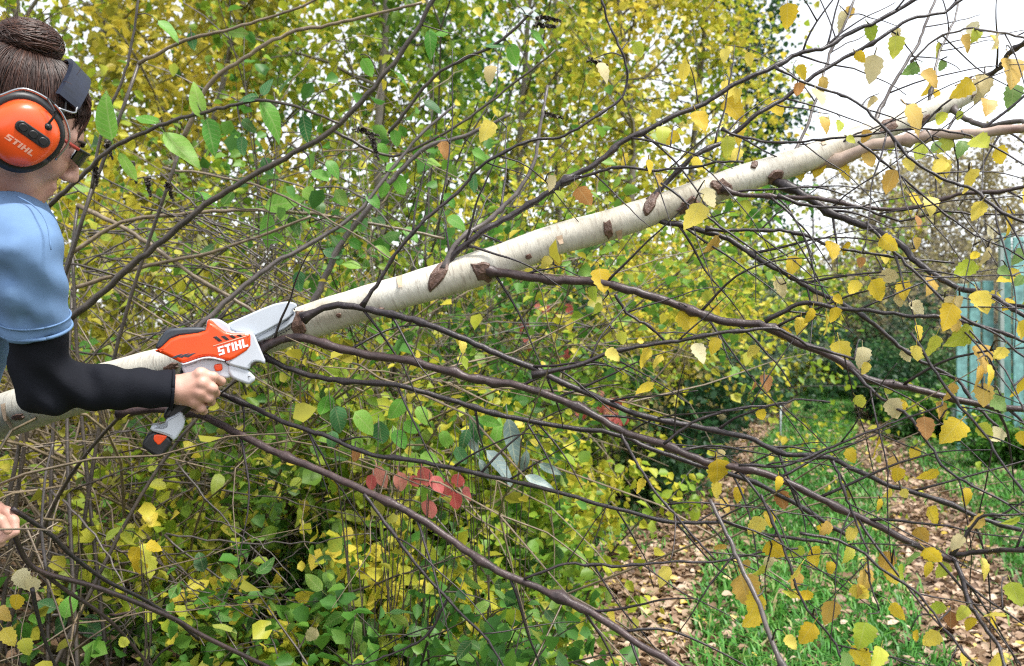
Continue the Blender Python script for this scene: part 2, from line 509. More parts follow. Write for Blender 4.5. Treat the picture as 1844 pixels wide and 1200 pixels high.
# ------------------------------------------------------------ the fallen birch
def birch_bark():
    m, t, b = nt('birch_bark')
    uv = t.nodes.new('ShaderNodeUVMap'); uv.uv_map = 'UVMap'
    mp = t.nodes.new('ShaderNodeMapping'); mp.inputs['Scale'].default_value = (3.0, 90.0, 1)
    t.links.new(uv.outputs[0], mp.inputs['Vector'])
    lent = noise(t, 1.6, 4, .6, mp.outputs[0])
    tc = t.nodes.new('ShaderNodeTexCoord')
    big = noise(t, 9, 4, .6, tc.outputs['Object'])
    fine = noise(t, 130, 4, .7, tc.outputs['Object'])
    base = ramp(t, [(.25, (.30, .27, .19)), (.43, (.54, .50, .41)), (.7, (.72, .70, .62))])
    t.links.new(big.outputs[0], base.inputs['Fac'])
    dark = ramp(t, [(.56, (0, 0, 0)), (.66, (1, 1, 1))])
    t.links.new(lent.outputs[0], dark.inputs['Fac'])
    spk = ramp(t, [(.62, (0, 0, 0)), (.72, (1, 1, 1))])
    t.links.new(fine.outputs[0], spk.inputs['Fac'])
    mx = t.nodes.new('ShaderNodeMix'); mx.data_type = 'RGBA'
    sc = t.nodes.new('ShaderNodeMath'); sc.operation = 'MULTIPLY'; sc.inputs[1].default_value = .4
    t.links.new(dark.outputs[0], sc.inputs[0]); t.links.new(sc.outputs[0], mx.inputs['Factor'])
    t.links.new(base.outputs[0], mx.inputs['A']); mx.inputs['B'].default_value = (.16, .11, .08, 1)
    mx2 = t.nodes.new('ShaderNodeMix'); mx2.data_type = 'RGBA'
    sc2 = t.nodes.new('ShaderNodeMath'); sc2.operation = 'MULTIPLY'; sc2.inputs[1].default_value = .55
    t.links.new(spk.outputs[0], sc2.inputs[0]); t.links.new(sc2.outputs[0], mx2.inputs['Factor'])
    t.links.new(mx.outputs['Result'], mx2.inputs['A']); mx2.inputs['B'].default_value = (.22, .17, .12, 1)
    t.links.new(mx2.outputs['Result'], b.inputs['Base Color'])
    b.inputs['Roughness'].default_value = .55
    bump(t, b, lent.outputs[0], .35, .004)
    return m

M_BIRCH = birch_bark()
M_SCAR = bark_mat('birch_scar', (.035, .018, .013), (.20, .11, .075), 120, 1.0)
M_CURL = plain('bark_paper', (.50, .36, .24), .6, nscale=60, namp=.3)
M_WOOD = plain('fresh_cut_wood', (.62, .45, .27), .7, nscale=60, namp=.2)

M_FORK = bark_mat('birch_limb_bark', (.16, .08, .06), (.58, .46, .37), 26, .4)
TRUNK = [  # px, py, width px, distance
 (-1500, 1245, 96, 2.05), (-700, 985, 90, 1.90), (-250, 834, 86, 1.80), (0, 751, 83, 1.76), (120, 714, 81, 1.72), (280, 666, 78, 1.66), (420, 625, 73, 1.62), (560, 578, 66, 1.58),
 (700, 533, 64, 1.56), (860, 485, 64, 1.55), (1000, 432, 60, 1.55), (1090, 408, 57, 1.55), (1240, 357, 54, 1.55), (1350, 318, 51, 1.55), (1450, 287, 50, 1.56),
 (1560, 243, 42, 1.59), (1640, 214, 40, 1.62), (1700, 188, 40, 1.64), (1748, 163, 40, 1.66)]
TR = np.array(TRUNK, float)
def trunk_d(x): return float(np.interp(x, TR[:, 0], TR[:, 3]))

tp = np.array([P(a, b, d) for a, b, w, d in TRUNK])
tw = TR[:, 2] * TR[:, 3] / FPX / 2 * .96
first = tp[0] + norm(tp[0] - tp[1]) * 1.1; first[2] = max(first[2], gz(first[0], first[1]) + .01)
tp4 = np.c_[np.vstack([first, tp]), np.concatenate([[tw[0] * 1.15], tw])]
tq = catmull(tp4, 150)
wob = 1 + .025 * np.sin(np.arange(150) * .9) + .02 * np.sin(np.arange(150) * 2.3)
birch = empty('fallen_birch_tree', (float(tp[9][0]), float(tp[9][1]), float(gz(*tp[9][:2]))), 'slender fallen white birch trunk leaning diagonally across the whole view with dark branches', 'fallen tree')
trunk = obj('trunk', tube_mesh('trunk', tq[:, :3], tq[:, 3] * wob, 20), M_BIRCH, birch)
# the torn end of the trunk: a few splinters
endp = tp[-1]; ed = norm(tp[-1] - tp[-2])
acc = Acc()
for i in range(16):
    a = RNG.random() * 6.28; rr = tw[-1] * (.25 + .75 * RNG.random())
    o = endp + rr * (math.cos(a) * np.array([0, 1, 0]) + math.sin(a) * np.cross(ed, [0, 1, 0])) - ed * .02
    L = .02 + .025 * RNG.random()
    acc.tube(np.array([o, o + ed * (L + .015) + RNG.normal(0, .004, 3)]), [.007, .002], 4)
obj('torn_end', acc.mesh('torn_end'), M_SCAR, trunk)

# name, material, width px list follows points: (px, py, width, distance)
def br(mat, w0, w1, d0, d1, *pts):
    p = np.array(pts, float); L = np.concatenate([[0], np.cumsum(np.linalg.norm(np.diff(p, axis=0), axis=1))]); u = L / L[-1]
    return dict(mat=mat, px=p, w=w0 + (w1 - w0) * u, d=d0 + (d1 - d0) * u)
T = trunk_d
BR = [
 br(M_TWIG2, 23, 19, 1.55, 1.22, (468, 628), (500, 616), (545, 612), (620, 628), (700, 645), (850, 678), (940, 690), (1040, 735), (1120, 778), (1200, 806), (1290, 835), (1400, 868), (1500, 912), (1600, 950), (1690, 990), (1716, 999)),
 br(M_TWIG, 19, 12, 1.52, 1.24, (545, 574), (570, 562), (600, 552), (660, 552), (740, 570), (830, 602), (900, 642), (960, 672), (1060, 705), (1130, 733), (1210, 755), (1330, 785), (1440, 815), (1540, 848), (1640, 890), (1740, 925), (1850, 965)),
 br(M_TWIG, 15, 12, 1.58, 1.36, (470, 640), (520, 660), (600, 680), (720, 697), (808, 717), (900, 742), (1029, 773), (1112, 787), (1190, 812), (1300, 850), (1420, 905), (1530, 970)),
 br(M_TWIG, 14, 9, 1.60, 1.35, (380, 700), (430, 722), (500, 750), (600, 787), (654, 808), (767, 835), (850, 854), (975, 881), (1058, 900), (1200, 929), (1283, 946), (1387, 967), (1490, 975)),
 br(M_TWIG2, 21, 21, 1.62, 1.22, (215, 744), (280, 738), (340, 747), (420, 776), (500, 812), (600, 860), (655, 890), (760, 945), (850, 1000), (940, 1045), (1060, 1100), (1160, 1160), (1260, 1215)),
 br(M_TWIG2, 25, 18, 1.53, 1.25, (868, 482), (890, 490), (930, 495), (1060, 507), (1130, 525), (1200, 545), (1300, 573), (1380, 590), (1440, 620), (1500, 643), (1560, 680), (1640, 700), (1740, 725), (1800, 738), (1860, 742)),
 br(M_TWIG, 13, 8, 1.36, 1.28, (958, 676), (1059, 651), (1147, 627), (1248, 607), (1307, 597), (1397, 592), (1460, 618), (1540, 640)),
 br(M_TWIG, 16, 8, 1.55, 1.35, (1165, 390), (1195, 402), (1227, 408), (1267, 420), (1307, 425), (1347, 446), (1387, 472), (1450, 508), (1500, 542), (1583, 592), (1642, 633), (1720, 690), (1800, 770)),
 br(M_TWIG, 10, 6, 1.50, 1.40, (1270, 412), (1308, 417), (1380, 416), (1450, 419), (1490, 440), (1560, 456), (1633, 465), (1720, 470)),
 br(M_TWIG, 24, 12, 1.55, 1.22, (1385, 318), (1400, 329), (1450, 350), (1500, 373), (1554, 396), (1617, 429), (1642, 462), (1692, 496), (1733, 519), (1842, 567), (1880, 585)),
 br(M_TWIG2, 13, 10, 1.52, 1.30, (1300, 340), (1340, 349), (1390, 350), (1480, 360), (1560, 372), (1640, 374), (1700, 359), (1760, 345), (1860, 337)),
 br(M_TWIG, 8, 5, 1.45, 1.30, (1400, 352), (1450, 368), (1540, 378), (1640, 388), (1740, 391), (1860, 386)),
 br(M_TWIG, 6, 10, 1.30, 1.15, (1396, 121), (1467, 150), (1525, 175), (1575, 217), (1620, 258), (1671, 300), (1742, 342), (1800, 372), (1860, 402)),
 br(M_FORK, 38, 24, 1.57, 1.40, (1462, 291), (1500, 284), (1600, 263), (1660, 254), (1720, 245), (1790, 238), (1870, 231)),
 br(M_TWIG, 18, 10, 1.54, 1.52, (796, 488), (808, 468), (840, 440), (883, 412), (940, 372), (1000, 338), (1037, 312), (1100, 275), (1133, 254), (1192, 222), (1275, 183), (1333, 150), (1400, 121), (1433, 100), (1492, 83), (1558, 50), (1600, 29), (1670, -8)),
 br(M_STEM_GREY, 16, 7, 1.53, 1.62, (800, 486), (815, 450), (850, 412), (890, 388), (930, 355), (960, 300), (975, 230), (985, 150)),
 br(M_TWIG, 11, 6, 1.44, 1.40, (652, 552), (683, 498), (730, 440), (779, 379), (825, 340), (871, 300), (954, 260), (1008, 252), (1060, 222), (1112, 187), (1129, 137), (1120, 92), (1100, 33), (1085, -10)),
 br(M_TWIG, 15, 7, 1.54, 1.48, (1163, 368), (1185, 345), (1204, 325), (1250, 287), (1317, 242), (1379, 200), (1433, 162), (1521, 108), (1596, 62), (1650, 33), (1750, -5)),
 br(M_TWIG, 7, 5, 1.45, 1.20, (1300, 232), (1350, 250), (1430, 258), (1520, 250), (1600, 240), (1670, 228), (1740, 243), (1800, 275), (1860, 305)),
 br(M_TWIG, 9, 6, 1.53, 1.42, (1010, 330), (1070, 312), (1130, 307), (1200, 303), (1260, 300), (1340, 292)),
 br(M_STEM_GREY, 9, 6, 1.60, 1.70, (1425, 290), (1450, 230), (1478, 160), (1505, 80), (1540, -10)),
 br(M_STEM_GREY, 11, 6, 1.62, 1.70, (1568, 238), (1590, 190), (1625, 130), (1655, 70), (1690, -10)),
 br(M_STEM_GREY, 8, 5, 1.62, 1.72, (1668, 200), (1680, 140), (1700, 85), (1725, -5)),
 br(M_STEM_GREY, 15, 13, 1.63, 1.42, (1716, 196), (1745, 212), (1790, 225), (1860, 236)),
 br(M_TWIG, 12, 16, 1.66, 1.50, (1775, 140), (1800, 118), (1830, 90), (1870, 62)),
 br(M_STEM_GREY, 5, 6, 1.62, 1.50, (1640, 112), (1690, 68), (1745, 48), (1800, 58), (1860, 70)),
 # second order, hanging from the branches above
 br(M_TWIG, 15, 9, 1.22, 1.08, (1714, 998), (1730, 1040), (1762, 1110), (1800, 1180), (1815, 1215)),
 br(M_TWIG, 14, 13, 1.22, 1.12, (1712, 998), (1760, 998), (1860, 995)),
 br(M_TWIG, 10, 6, 1.42, 1.38, (655, 890), (730, 985), (805, 1072), (870, 1150), (915, 1212)),
 br(M_TWIG, 8, 6, 1.34, 1.26, (944, 1043), (1010, 1025), (1100, 1014), (1200, 1010), (1300, 1012), (1440, 990)),
 br(M_TWIG, 8, 4, 1.40, 1.44, (808, 1075), (770, 1140), (700, 1172), (600, 1210)),
 br(M_TWIG, 13, 9, 1.36, 1.18, (1378, 580), (1440, 551), (1480, 547), (1560, 560), (1640, 576), (1760, 592), (1860, 616)),
 br(M_TWIG, 10, 6, 1.31, 1.15, (1530, 662), (1580, 715), (1640, 755), (1680, 800), (1720, 860), (1790, 905), (1860, 945)),
 br(M_TWIG, 9, 7, 1.42, 1.42, (1108, 530), (1150, 575), (1197, 614)),
 br(M_TWIG, 9, 6, 1.34, 1.26, (1118, 782), (1150, 835), (1190, 900), (1240, 960), (1290, 1010)),
 br(M_TWIG, 9, 5, 1.34, 1.30, (1195, 800), (1250, 760), (1330, 735), (1420, 725), (1500, 722)),
 br(M_TWIG, 9, 5, 1.29, 1.22, (1330, 838), (1440, 830), (1520, 800), (1600, 765), (1700, 735)),
 br(M_STEM_GREY, 10, 16, 1.25, 1.10, (1278, 900), (1310, 965), (1345, 1050), (1375, 1130), (1410, 1215)),
 br(M_TWIG, 8, 6, 1.26, 1.18, (1370, 890), (1400, 970), (1430, 1050), (1490, 1140), (1530, 1215)),
 br(M_TWIG, 8, 5, 1.24, 1.18, (1500, 830), (1520, 900), (1545, 975), (1560, 1030), (1580, 1100)),
 br(M_TWIG, 9, 6, 1.20, 1.12, (1440, 960), (1540, 990), (1600, 1035), (1660, 1090), (1740, 1190)),
 br(M_TWIG, 9, 6, 1.24, 1.14, (1640, 600), (1700, 690), (1760, 770), (1815, 850), (1860, 900)),
 br(M_TWIG, 9, 6, 1.30, 1.16, (1560, 400), (1620, 470), (1700, 540), (1790, 600), (1860, 650)),
 br(M_TWIG, 7, 4, 1.38, 1.28, (1190, 330), (1260, 380), (1330, 430), (1420, 490), (1500, 525)),
 br(M_TWIG, 7, 4, 1.38, 1.30, (1545, 255), (1600, 300), (1650, 345), (1710, 395), (1790, 440), (1860, 470)),
 br(M_TWIG, 9, 6, 1.15, 1.10, (1716, 1000), (1760, 940), (1810, 925), (1860, 930)),
]
BRANCH_OBJ = []
for bi, b in enumerate(BR):
    pts = np.array([P(x, y, d) for (x, y), d in zip(b['px'], b['d'])])
    rad = b['w'] * b['d'] / FPX / 2 * .66
    n = max(14, int(len(pts) * 5))
    q = catmull(np.c_[pts, rad], n)
    r = q[:, 3] * (1 + .05 * np.sin(np.arange(n) * 1.3 + bi) + RNG.normal(0, .025, n))
    for _ in range(int(n / 9)):                       # knots
        k = RNG.integers(2, n - 1); r[k] *= 1.4
    if bi < 26: r[0] *= 1.9; r[1] *= 1.35; r[2] *= 1.1
    kk = np.arange(0, n + 4, 5); kink = RNG.normal(0, .0042, (len(kk), 3)); kink[0] = 0
    q[:, :3] += np.stack([np.interp(np.arange(n), kk, kink[:, c]) for c in range(3)], -1)          # small kinks between the nodes
    q[1:-1, :3] += RNG.normal(0, .0007, (n - 2, 3))
    o = obj('branch', tube_mesh('branch', q[:, :3], r, 8), b['mat'], birch)
    BRANCH_OBJ.append((o, q[:, :3], r))

# dark chevrons where branches leave the white bark
def chevron(px, py, wpx, hpx, lean, name='bark_scar'):
    d = T(px); c = P(px, py, d)
    i = int(np.argmin(np.linalg.norm(tq[:, :3] - c, axis=1))); ax = norm(tq[i + 1, :3] - tq[i - 1, :3]); ctr = tq[i, :3]; R = tq[i, 3]
    view = norm(ctr - np.array([0, 0, CAM_H])); view = norm(view - ax * np.dot(view, ax)); side = np.cross(ax, view); side *= np.sign(side[2] + 1e-6)
    v0 = np.dot(c - ctr, ax); h0 = np.clip(np.dot(c - ctr, side) / R, -.85, .85); a0 = math.asin(h0)
    n = 14; V = []; F = []
    rim = []
    for k in range(n):
        a = 2 * math.pi * k / n; rr = .75 + .5 * RNG.random()
        u = math.cos(a) * wpx * d / FPX / 2 * rr; w = math.sin(a) * hpx * d / FPX / 2 * rr / R
        rim.append((v0 + u + lean * w * R, a0 + w))
    for lift, sc in ((.0005, 1.0), (.003, .8)):
        for (v, a) in rim:
            v = v0 + (v - v0) * sc; a = a0 + (a - a0) * sc
            RR = R * 1.03 + lift + RNG.random() * .001
            V.append(ctr + ax * v + RR * (math.sin(a) * side - math.cos(a) * view))
    V.append(ctr + ax * v0 + (R * 1.03 + .004) * (math.sin(a0) * side - math.cos(a0) * view))
    for k in range(n):
        k2 = (k + 1) % n
        F.append((k, k2, n + k2, n + k)); F.append((n + k, n + k2, 2 * n))
    me = bpy.data.meshes.new(name); me.from_pydata([tuple(x) for x in V], [], F); me.update()
    obj(name, me, M_SCAR, trunk)
for a in ((793, 492, 30, 48, .7), (1168, 365, 24, 46, .8), (1092, 415, 16, 34, .1), (872, 490, 34, 46, -.2), (551, 582, 26, 52, .2), (1296, 340, 34, 34, -.5), (1235, 372, 44, 26, .3), (1388, 322, 30, 24, .2),
          (1585, 232, 40, 22, .3), (1650, 222, 30, 18, .3), (620, 565, 10, 8, 0), (950, 462, 12, 10, 0), (1352, 300, 14, 18, .4), (60, 742, 26, 12, 0), (330, 655, 30, 14, .2), (690, 555, 14, 8, 0)):
    chevron(*a)

# papery bark curls
for i in range(26):
    k = int(RNG.integers(30, 140)); ctr = tq[k, :3]; R = tq[k, 3]; ax = norm(tq[k + 1, :3] - tq[k - 1, :3])
    view = norm(ctr - np.array([0, 0, CAM_H])); view = norm(view - ax * np.dot(view, ax)); side = np.cross(ax, view); side *= np.sign(side[2] + 1e-6)
    a0 = RNG.uniform(-1.1, 1.2); span = RNG.uniform(.3, .9) * RNG.choice([-1, 1]); w = RNG.uniform(.003, .009); V = []; F = []
    for j in range(7):
        t = j / 6; a = a0 + span * t; rr = R * 1.035 + .012 * max(0, t - .45) ** 1.6 + .0003
        for sgn in (-1, 1): V.append(ctr + ax * (sgn * w * (1 - .4 * t)) + rr * (math.sin(a) * side - math.cos(a) * view))
    F = [(2 * j, 2 * j + 1, 2 * j + 3, 2 * j + 2) for j in range(6)]
    me = bpy.data.meshes.new('bark_curl'); me.from_pydata([tuple(v) for v in V], [], F); me.update()
    obj('bark_curl', me, M_CURL, trunk)
# side twigs of the branches
ALLPT = []            # (px, py, d, branch index)
for bi, (o, q, r) in enumerate(BRANCH_OBJ):
    for p in q: ALLPT.append((*to_px(p), p[1], bi))
def add_twig(bi, pts, r0, r1=.0007):
    o, q, r = BRANCH_OBJ[bi]
    tm = tube_mesh('twig', pts, np.linspace(r0, r1, len(pts)), 5)
    obj('twig', tm, M_TWIG, o)
    for p in pts[2:]: ALLPT.append((*to_px(p), p[1], bi))
for bi, (o, q, r) in enumerate(BRANCH_OBJ):
    L = np.linalg.norm(np.diff(q, axis=0), axis=1).sum()
    right = to_px(q[-1])[0] > 1150
    for _ in range(int(L * (10.0 if right else 4.0)) + 1):
        i = RNG.integers(2, len(q) - 1)
        tdir = norm(q[min(i + 1, len(q) - 1)] - q[i - 1])
        sgn = 1 if RNG.random() < .5 else -1
        side = norm(np.array([-tdir[2], RNG.normal(0, .45), tdir[0]])) * sgn
        d = norm(tdir * (.5 + .6 * RNG.random()) + side * .8)
        Lt = .08 + .20 * RNG.random()
        p = [q[i]]; v = d
        for s in range(8):
            v = norm(v + RNG.normal(0, .09, 3) + np.array([0, 0, -.05]))
            p.append(p[-1] + v * Lt / 8)
        add_twig(bi, catmull(p, 11), min(r[i] * .4, .0022) + .0005)

# leaves still on the birch, where the photograph shows them: px, py, size px, colour
LEAVES = """1252,392,50,y 1273,360,40,p 1240,580,48,y 1083,505,44,y 1052,355,38,o 1128,300,42,y 990,330,28,p 1005,355,26,l 1419,29,40,y 1521,40,36,p 1571,58,30,l 1612,83,36,l 1550,104,24,y 1571,125,46,p 1644,124,26,g 1696,119,18,g
1312,165,40,y 1321,196,46,y 1262,217,38,y 1444,131,28,y 1437,162,24,o 1329,240,28,y 1325,279,28,y 1654,210,52,t 1569,181,20,p 1512,227,22,l 1694,215,24,l 1727,208,16,l 1492,267,28,l 1437,308,34,y 1473,304,32,y 1454,290,30,y 1533,252,18,l
1604,262,24,l 1656,273,30,l 1683,264,22,g 1733,262,30,g 1692,288,20,y 1652,362,34,y 1748,329,44,y 1760,381,36,y 1821,406,50,y 1785,419,26,p 1650,440,24,t 1623,440,28,g 1654,400,24,o 1594,465,20,y 1427,477,34,y 1550,473,18,o 1781,462,32,p
1754,462,18,y 1738,487,38,l 1835,462,30,g 1825,125,56,t 1771,152,46,p 1825,171,40,g 1406,519,32,p 1510,540,20,y 1502,569,30,y 1462,569,28,y 1621,542,26,p 1650,558,28,p 1727,546,24,p 1708,571,48,y 1737,608,48,l 1679,627,44,l 1650,637,28,y
1512,637,46,y 1554,642,34,p 1558,664,22,y 1773,642,48,t 1770,684,46,t 1791,679,44,y 1771,712,40,t 1798,725,42,g 1838,700,38,y 1696,738,30,t 1714,775,50,y 1667,771,38,o 1610,738,38,p 1785,536,28,y 1815,548,24,y 1533,821,26,y 1646,817,24,y
1608,837,28,t 1810,492,26,g 1835,505,22,g 1294,854,48,y 1296,821,24,p 1290,883,28,y 1329,890,26,y 1408,902,34,o 1308,912,28,t 1360,950,40,y 1396,992,40,y 1467,1006,42,y 1495,1023,22,y 1587,912,24,y 1629,890,20,y 1683,931,36,y 1744,896,32,y
1562,1050,48,t 1625,1037,40,l 1642,1008,36,g 1675,1029,30,y 1680,1002,36,y 1296,992,30,t 1344,1067,60,t 1358,1090,44,y 1452,1142,42,y 1433,1046,30,t 1450,1077,28,y 1554,1146,46,l 1550,1185,42,y 1583,1185,40,l 1675,1152,38,y 1652,1148,26,y
1712,1117,28,o 1746,1125,28,y 1792,1117,46,y 1829,1071,40,l 1425,1158,28,y 1735,1190,28,y 1796,1192,32,y 1523,1190,28,g 1066,530,28,l 1076,556,20,l 1120,611,26,l 1104,640,28,y 1005,468,28,y 983,472,22,y 875,235,38,y 880,130,30,p
800,270,30,o 1090,125,34,p 835,622,24,y 838,655,20,l 640,820,24,o 1405,870,24,y 1380,690,30,o 1360,700,22,o 1290,560,20,y 1710,545,22,p 1600,700,22,l 1840,790,26,y 1800,640,30,y 1170,300,24,y 1210,250,28,y 1230,130,30,y 1150,90,26,l 1690,90,24,l 1760,60,24,l"""
COLK = dict(y='b_yellow', p='b_pale', l='b_yellowgreen', g='b_green', t='b_tan', o='b_orange')
AP = np.array(ALLPT)
for tok in LEAVES.split():
    x, y, s, c = tok.split(','); x, y, s = float(x), float(y), float(s)
    dist = np.hypot(AP[:, 0] - x, (AP[:, 1] - (y - s * .35)))
    k = int(np.argmin(dist)); bi = int(AP[k, 3]); d = AP[k, 2] + RNG.normal(0, .03)
    size = s / FPX * d * 1.12
    ctr = P(x, y, d)
    ax = norm(np.array([RNG.normal(0, .6), RNG.normal(0, .35), -1.0]))
    nr = norm(np.array([RNG.normal(0, .5), -1.0, RNG.normal(.3, .45)]))
    org = ctr - ax * size * .5
    root = P(AP[k, 0], AP[k, 1], AP[k, 2])
    stalk = org - ax * size * .27
    if np.linalg.norm(root - stalk) > .006:
        mid = (root + stalk) / 2 + np.array([0, 0, .12 * np.linalg.norm(root - stalk)]) + RNG.normal(0, .004, 3)
        add_twig(bi, catmull([root, mid, stalk], 7), .0016, .0006)
    place_leaf(PROTO[('birch', COLK[c], int(RNG.integers(0, 3)))], org, ax, nr, size, BRANCH_OBJ[bi][0], width=.9 + .25 * RNG.random())
# more small leaves on side twigs of the right half
cand = AP[(AP[:, 0] > 1150) & (AP[:, 0] < 1900)]
for k in RNG.choice(len(cand), 120, replace=False):
    x, y, d, bi = cand[k]
    size = .022 + .018 * RNG.random(); ax = norm(np.array([RNG.normal(0, .6), RNG.normal(0, .5), -1.0])); nr = norm(np.array([RNG.normal(0, .8), -1, RNG.normal(.2, .6)]))
    c = RNG.choice(['y', 'y', 'y', 'l', 'p', 't'])
    place_leaf(PROTO[('birch', COLK[c], int(RNG.integers(0, 3)))], P(x, y, d) + ax * size * .25, ax, nr, size, BRANCH_OBJ[int(bi)][0])

# ------------------------------------------------------------ shrubs and trees
def rand_perp(v, rng):
    a = rng.normal(0, 1, 3); v = norm(v); a = a - v * np.dot(a, v)
    return norm(a)

def in_view(p, m=40):
    q = to_px(p)
    return (p[:, 1] > .3) & (q[:, 0] > -m) & (q[:, 0] < 1844 + m) & (q[:, 1] > -m) & (q[:, 1] < 1200 + m)

def grow(rng, base, n_stem, height, spread, arch=.5, twigs=7, tw_len=.3, r0=.008, base_r=.15, lean=(0, 0), start=.25, wig=.13):
    """stems from one stool; returns polylines with radii and the places leaves can sit"""
    lines, anchors = [], []
    for s in range(n_stem):
        a = rng.random() * 2 * math.pi
        b = base + np.array([math.cos(a), math.sin(a), 0]) * base_r * math.sqrt(rng.random())
        H = height * (.55 + .5 * rng.random())
        out = spread * (.3 + .9 * rng.random())
        v = norm(np.array([math.cos(a) * out * .35 + lean[0], math.sin(a) * out * .35 + lean[1], 1.0]))
        p = [b]; n = 10
        for i in range(n):
            f = i / n
            v = norm(v + rng.normal(0, wig, 3) + np.array([math.cos(a) * out * .18, math.sin(a) * out * .18, -arch * f * .32]))
            p.append(p[-1] + v * H / n * 1.1)
        p = np.array(p); r = r0 * (.6 + .6 * rng.random())
        lines.append((p, np.linspace(r, r * .25, n + 1)))
        anchors.append((p[int(n * .5):], np.gradient(p, axis=0)[int(n * .5):]))
        for t in range(twigs):
            i = int(n * (start + (1 - start) * rng.random() * .98)); i = min(i, n - 1)
            d = norm(p[i + 1] - p[i])
            v2 = norm(d * .6 + rand_perp(d, rng) * (.7 + .5 * rng.random()) + np.array([0, 0, .15]))
            q = [p[i]]; Lt = tw_len * H * (.4 + .8 * rng.random())
            for k in range(5):
                v2 = norm(v2 + rng.normal(0, .16, 3) + np.array([0, 0, -.05 * arch]))
                q.append(q[-1] + v2 * Lt / 5)
            q = np.array(q)
            lines.append((q, np.linspace(r * .45, r * .12, 6)))
            anchors.append((q[1:], np.gradient(q, axis=0)[1:]))
    A = np.vstack([a for a, d in anchors]); D = np.vstack([d for a, d in anchors])
    return lines, A, D

def scatter(rng, A, D, n, size, jit, up=.6, sizevar=.4):
    k = rng.integers(0, len(A), n); f = rng.random((n, 1)) - .5
    C = A[k] + D[k] * f + rng.normal(0, jit, (n, 3))
    ax = norm(norm(D[k]) * .5 + rng.normal(0, .7, (n, 3)) + np.array([0, 0, -.35]))
    nr = norm(rng.normal(0, .75, (n, 3)) + np.array([0, -.25, up]))
    S = size * (1 - sizevar + 2 * sizevar * rng.random(n))
    # clumps share a colour: light and dark parts of a bush
    cl = np.sin(C[:, 0] * 3.1 + C[:, 2] * 2.7 + rng.random() * 6) * .20 + np.sin(C[:, 1] * 4.3 + C[:, 2] * 5.9 + rng.random() * 6) * .12
    tint = np.clip(rng.normal(.5, .16, n) + cl, 0, 1)
    return C, ax, nr, S, tint

NSEED = [100]
def shrub(name, label, cat, px, d, height, spread, n_stem, leaf, n_leaf, size, stem_mat=None, arch=.5, twigs=7, tw_len=.3, r0=.006, base_r=.2,
          single=0, single_mat=None, single_kind='ovate', lean=(0, 0), start=.25, jit=.02, tshift=0.0, wid=.42, group=None, k=3, up=.6, xoff=None):
    NSEED[0] += 1; rng = np.random.default_rng(NSEED[0])
    x = (px - 922) / FPX * d if xoff is None else xoff
    base = np.array([x, d, float(gz(x, d))])
    root = empty(name, base, label, cat, group)
    lines, A, D = grow(rng, base, n_stem, height, spread, arch, twigs, tw_len, r0, base_r, lean, start)
    keep = A[:, 2] > gz(A[:, 0], A[:, 1]) + .02
    if keep.sum() > 5: A, D = A[keep], D[keep]
    acc = Acc()
    for p, r in lines: acc.tube(p, r, k)
    st = obj('stem', acc.mesh('stem'), stem_mat or M_STEM_TAN, root); st['kind'] = 'stuff'
    if n_leaf:
        C, ax, nr, S, tint = scatter(rng, A, D, n_leaf, size, jit, up)
        tint = np.clip(tint + tshift, 0, 1)
        ok = C[:, 2] > gz(C[:, 0], C[:, 1]) + .01
        C, ax, nr, S, tint = C[ok], ax[ok], nr[ok], S[ok], tint[ok]
        if single:
            vis = np.where(in_view(C, -10))[0]
            score = S[vis] / C[vis, 1]
            pick = vis[np.argsort(-score)[:single * 3]]
            pick = rng.permutation(pick)[:single]
            for i in pick:
                place_leaf(PROTO[(single_kind, single_mat, int(rng.integers(0, 3)))], C[i] - ax[i] * S[i] * .5, ax[i], nr[i], S[i] * 1.0, root)
            m = np.ones(len(C), bool); m[pick] = False
            C, ax, nr, S, tint = C[m], ax[m], nr[m], S[m], tint[m]
        V, F, T_ = leaf_cloud(C, ax, nr, S, tint, wid)
        me = mesh_np('foliage', V, F); add_attr(me, 'tint', T_)
        f = obj('foliage', me, LM[leaf], root); f['kind'] = 'stuff'
    return root

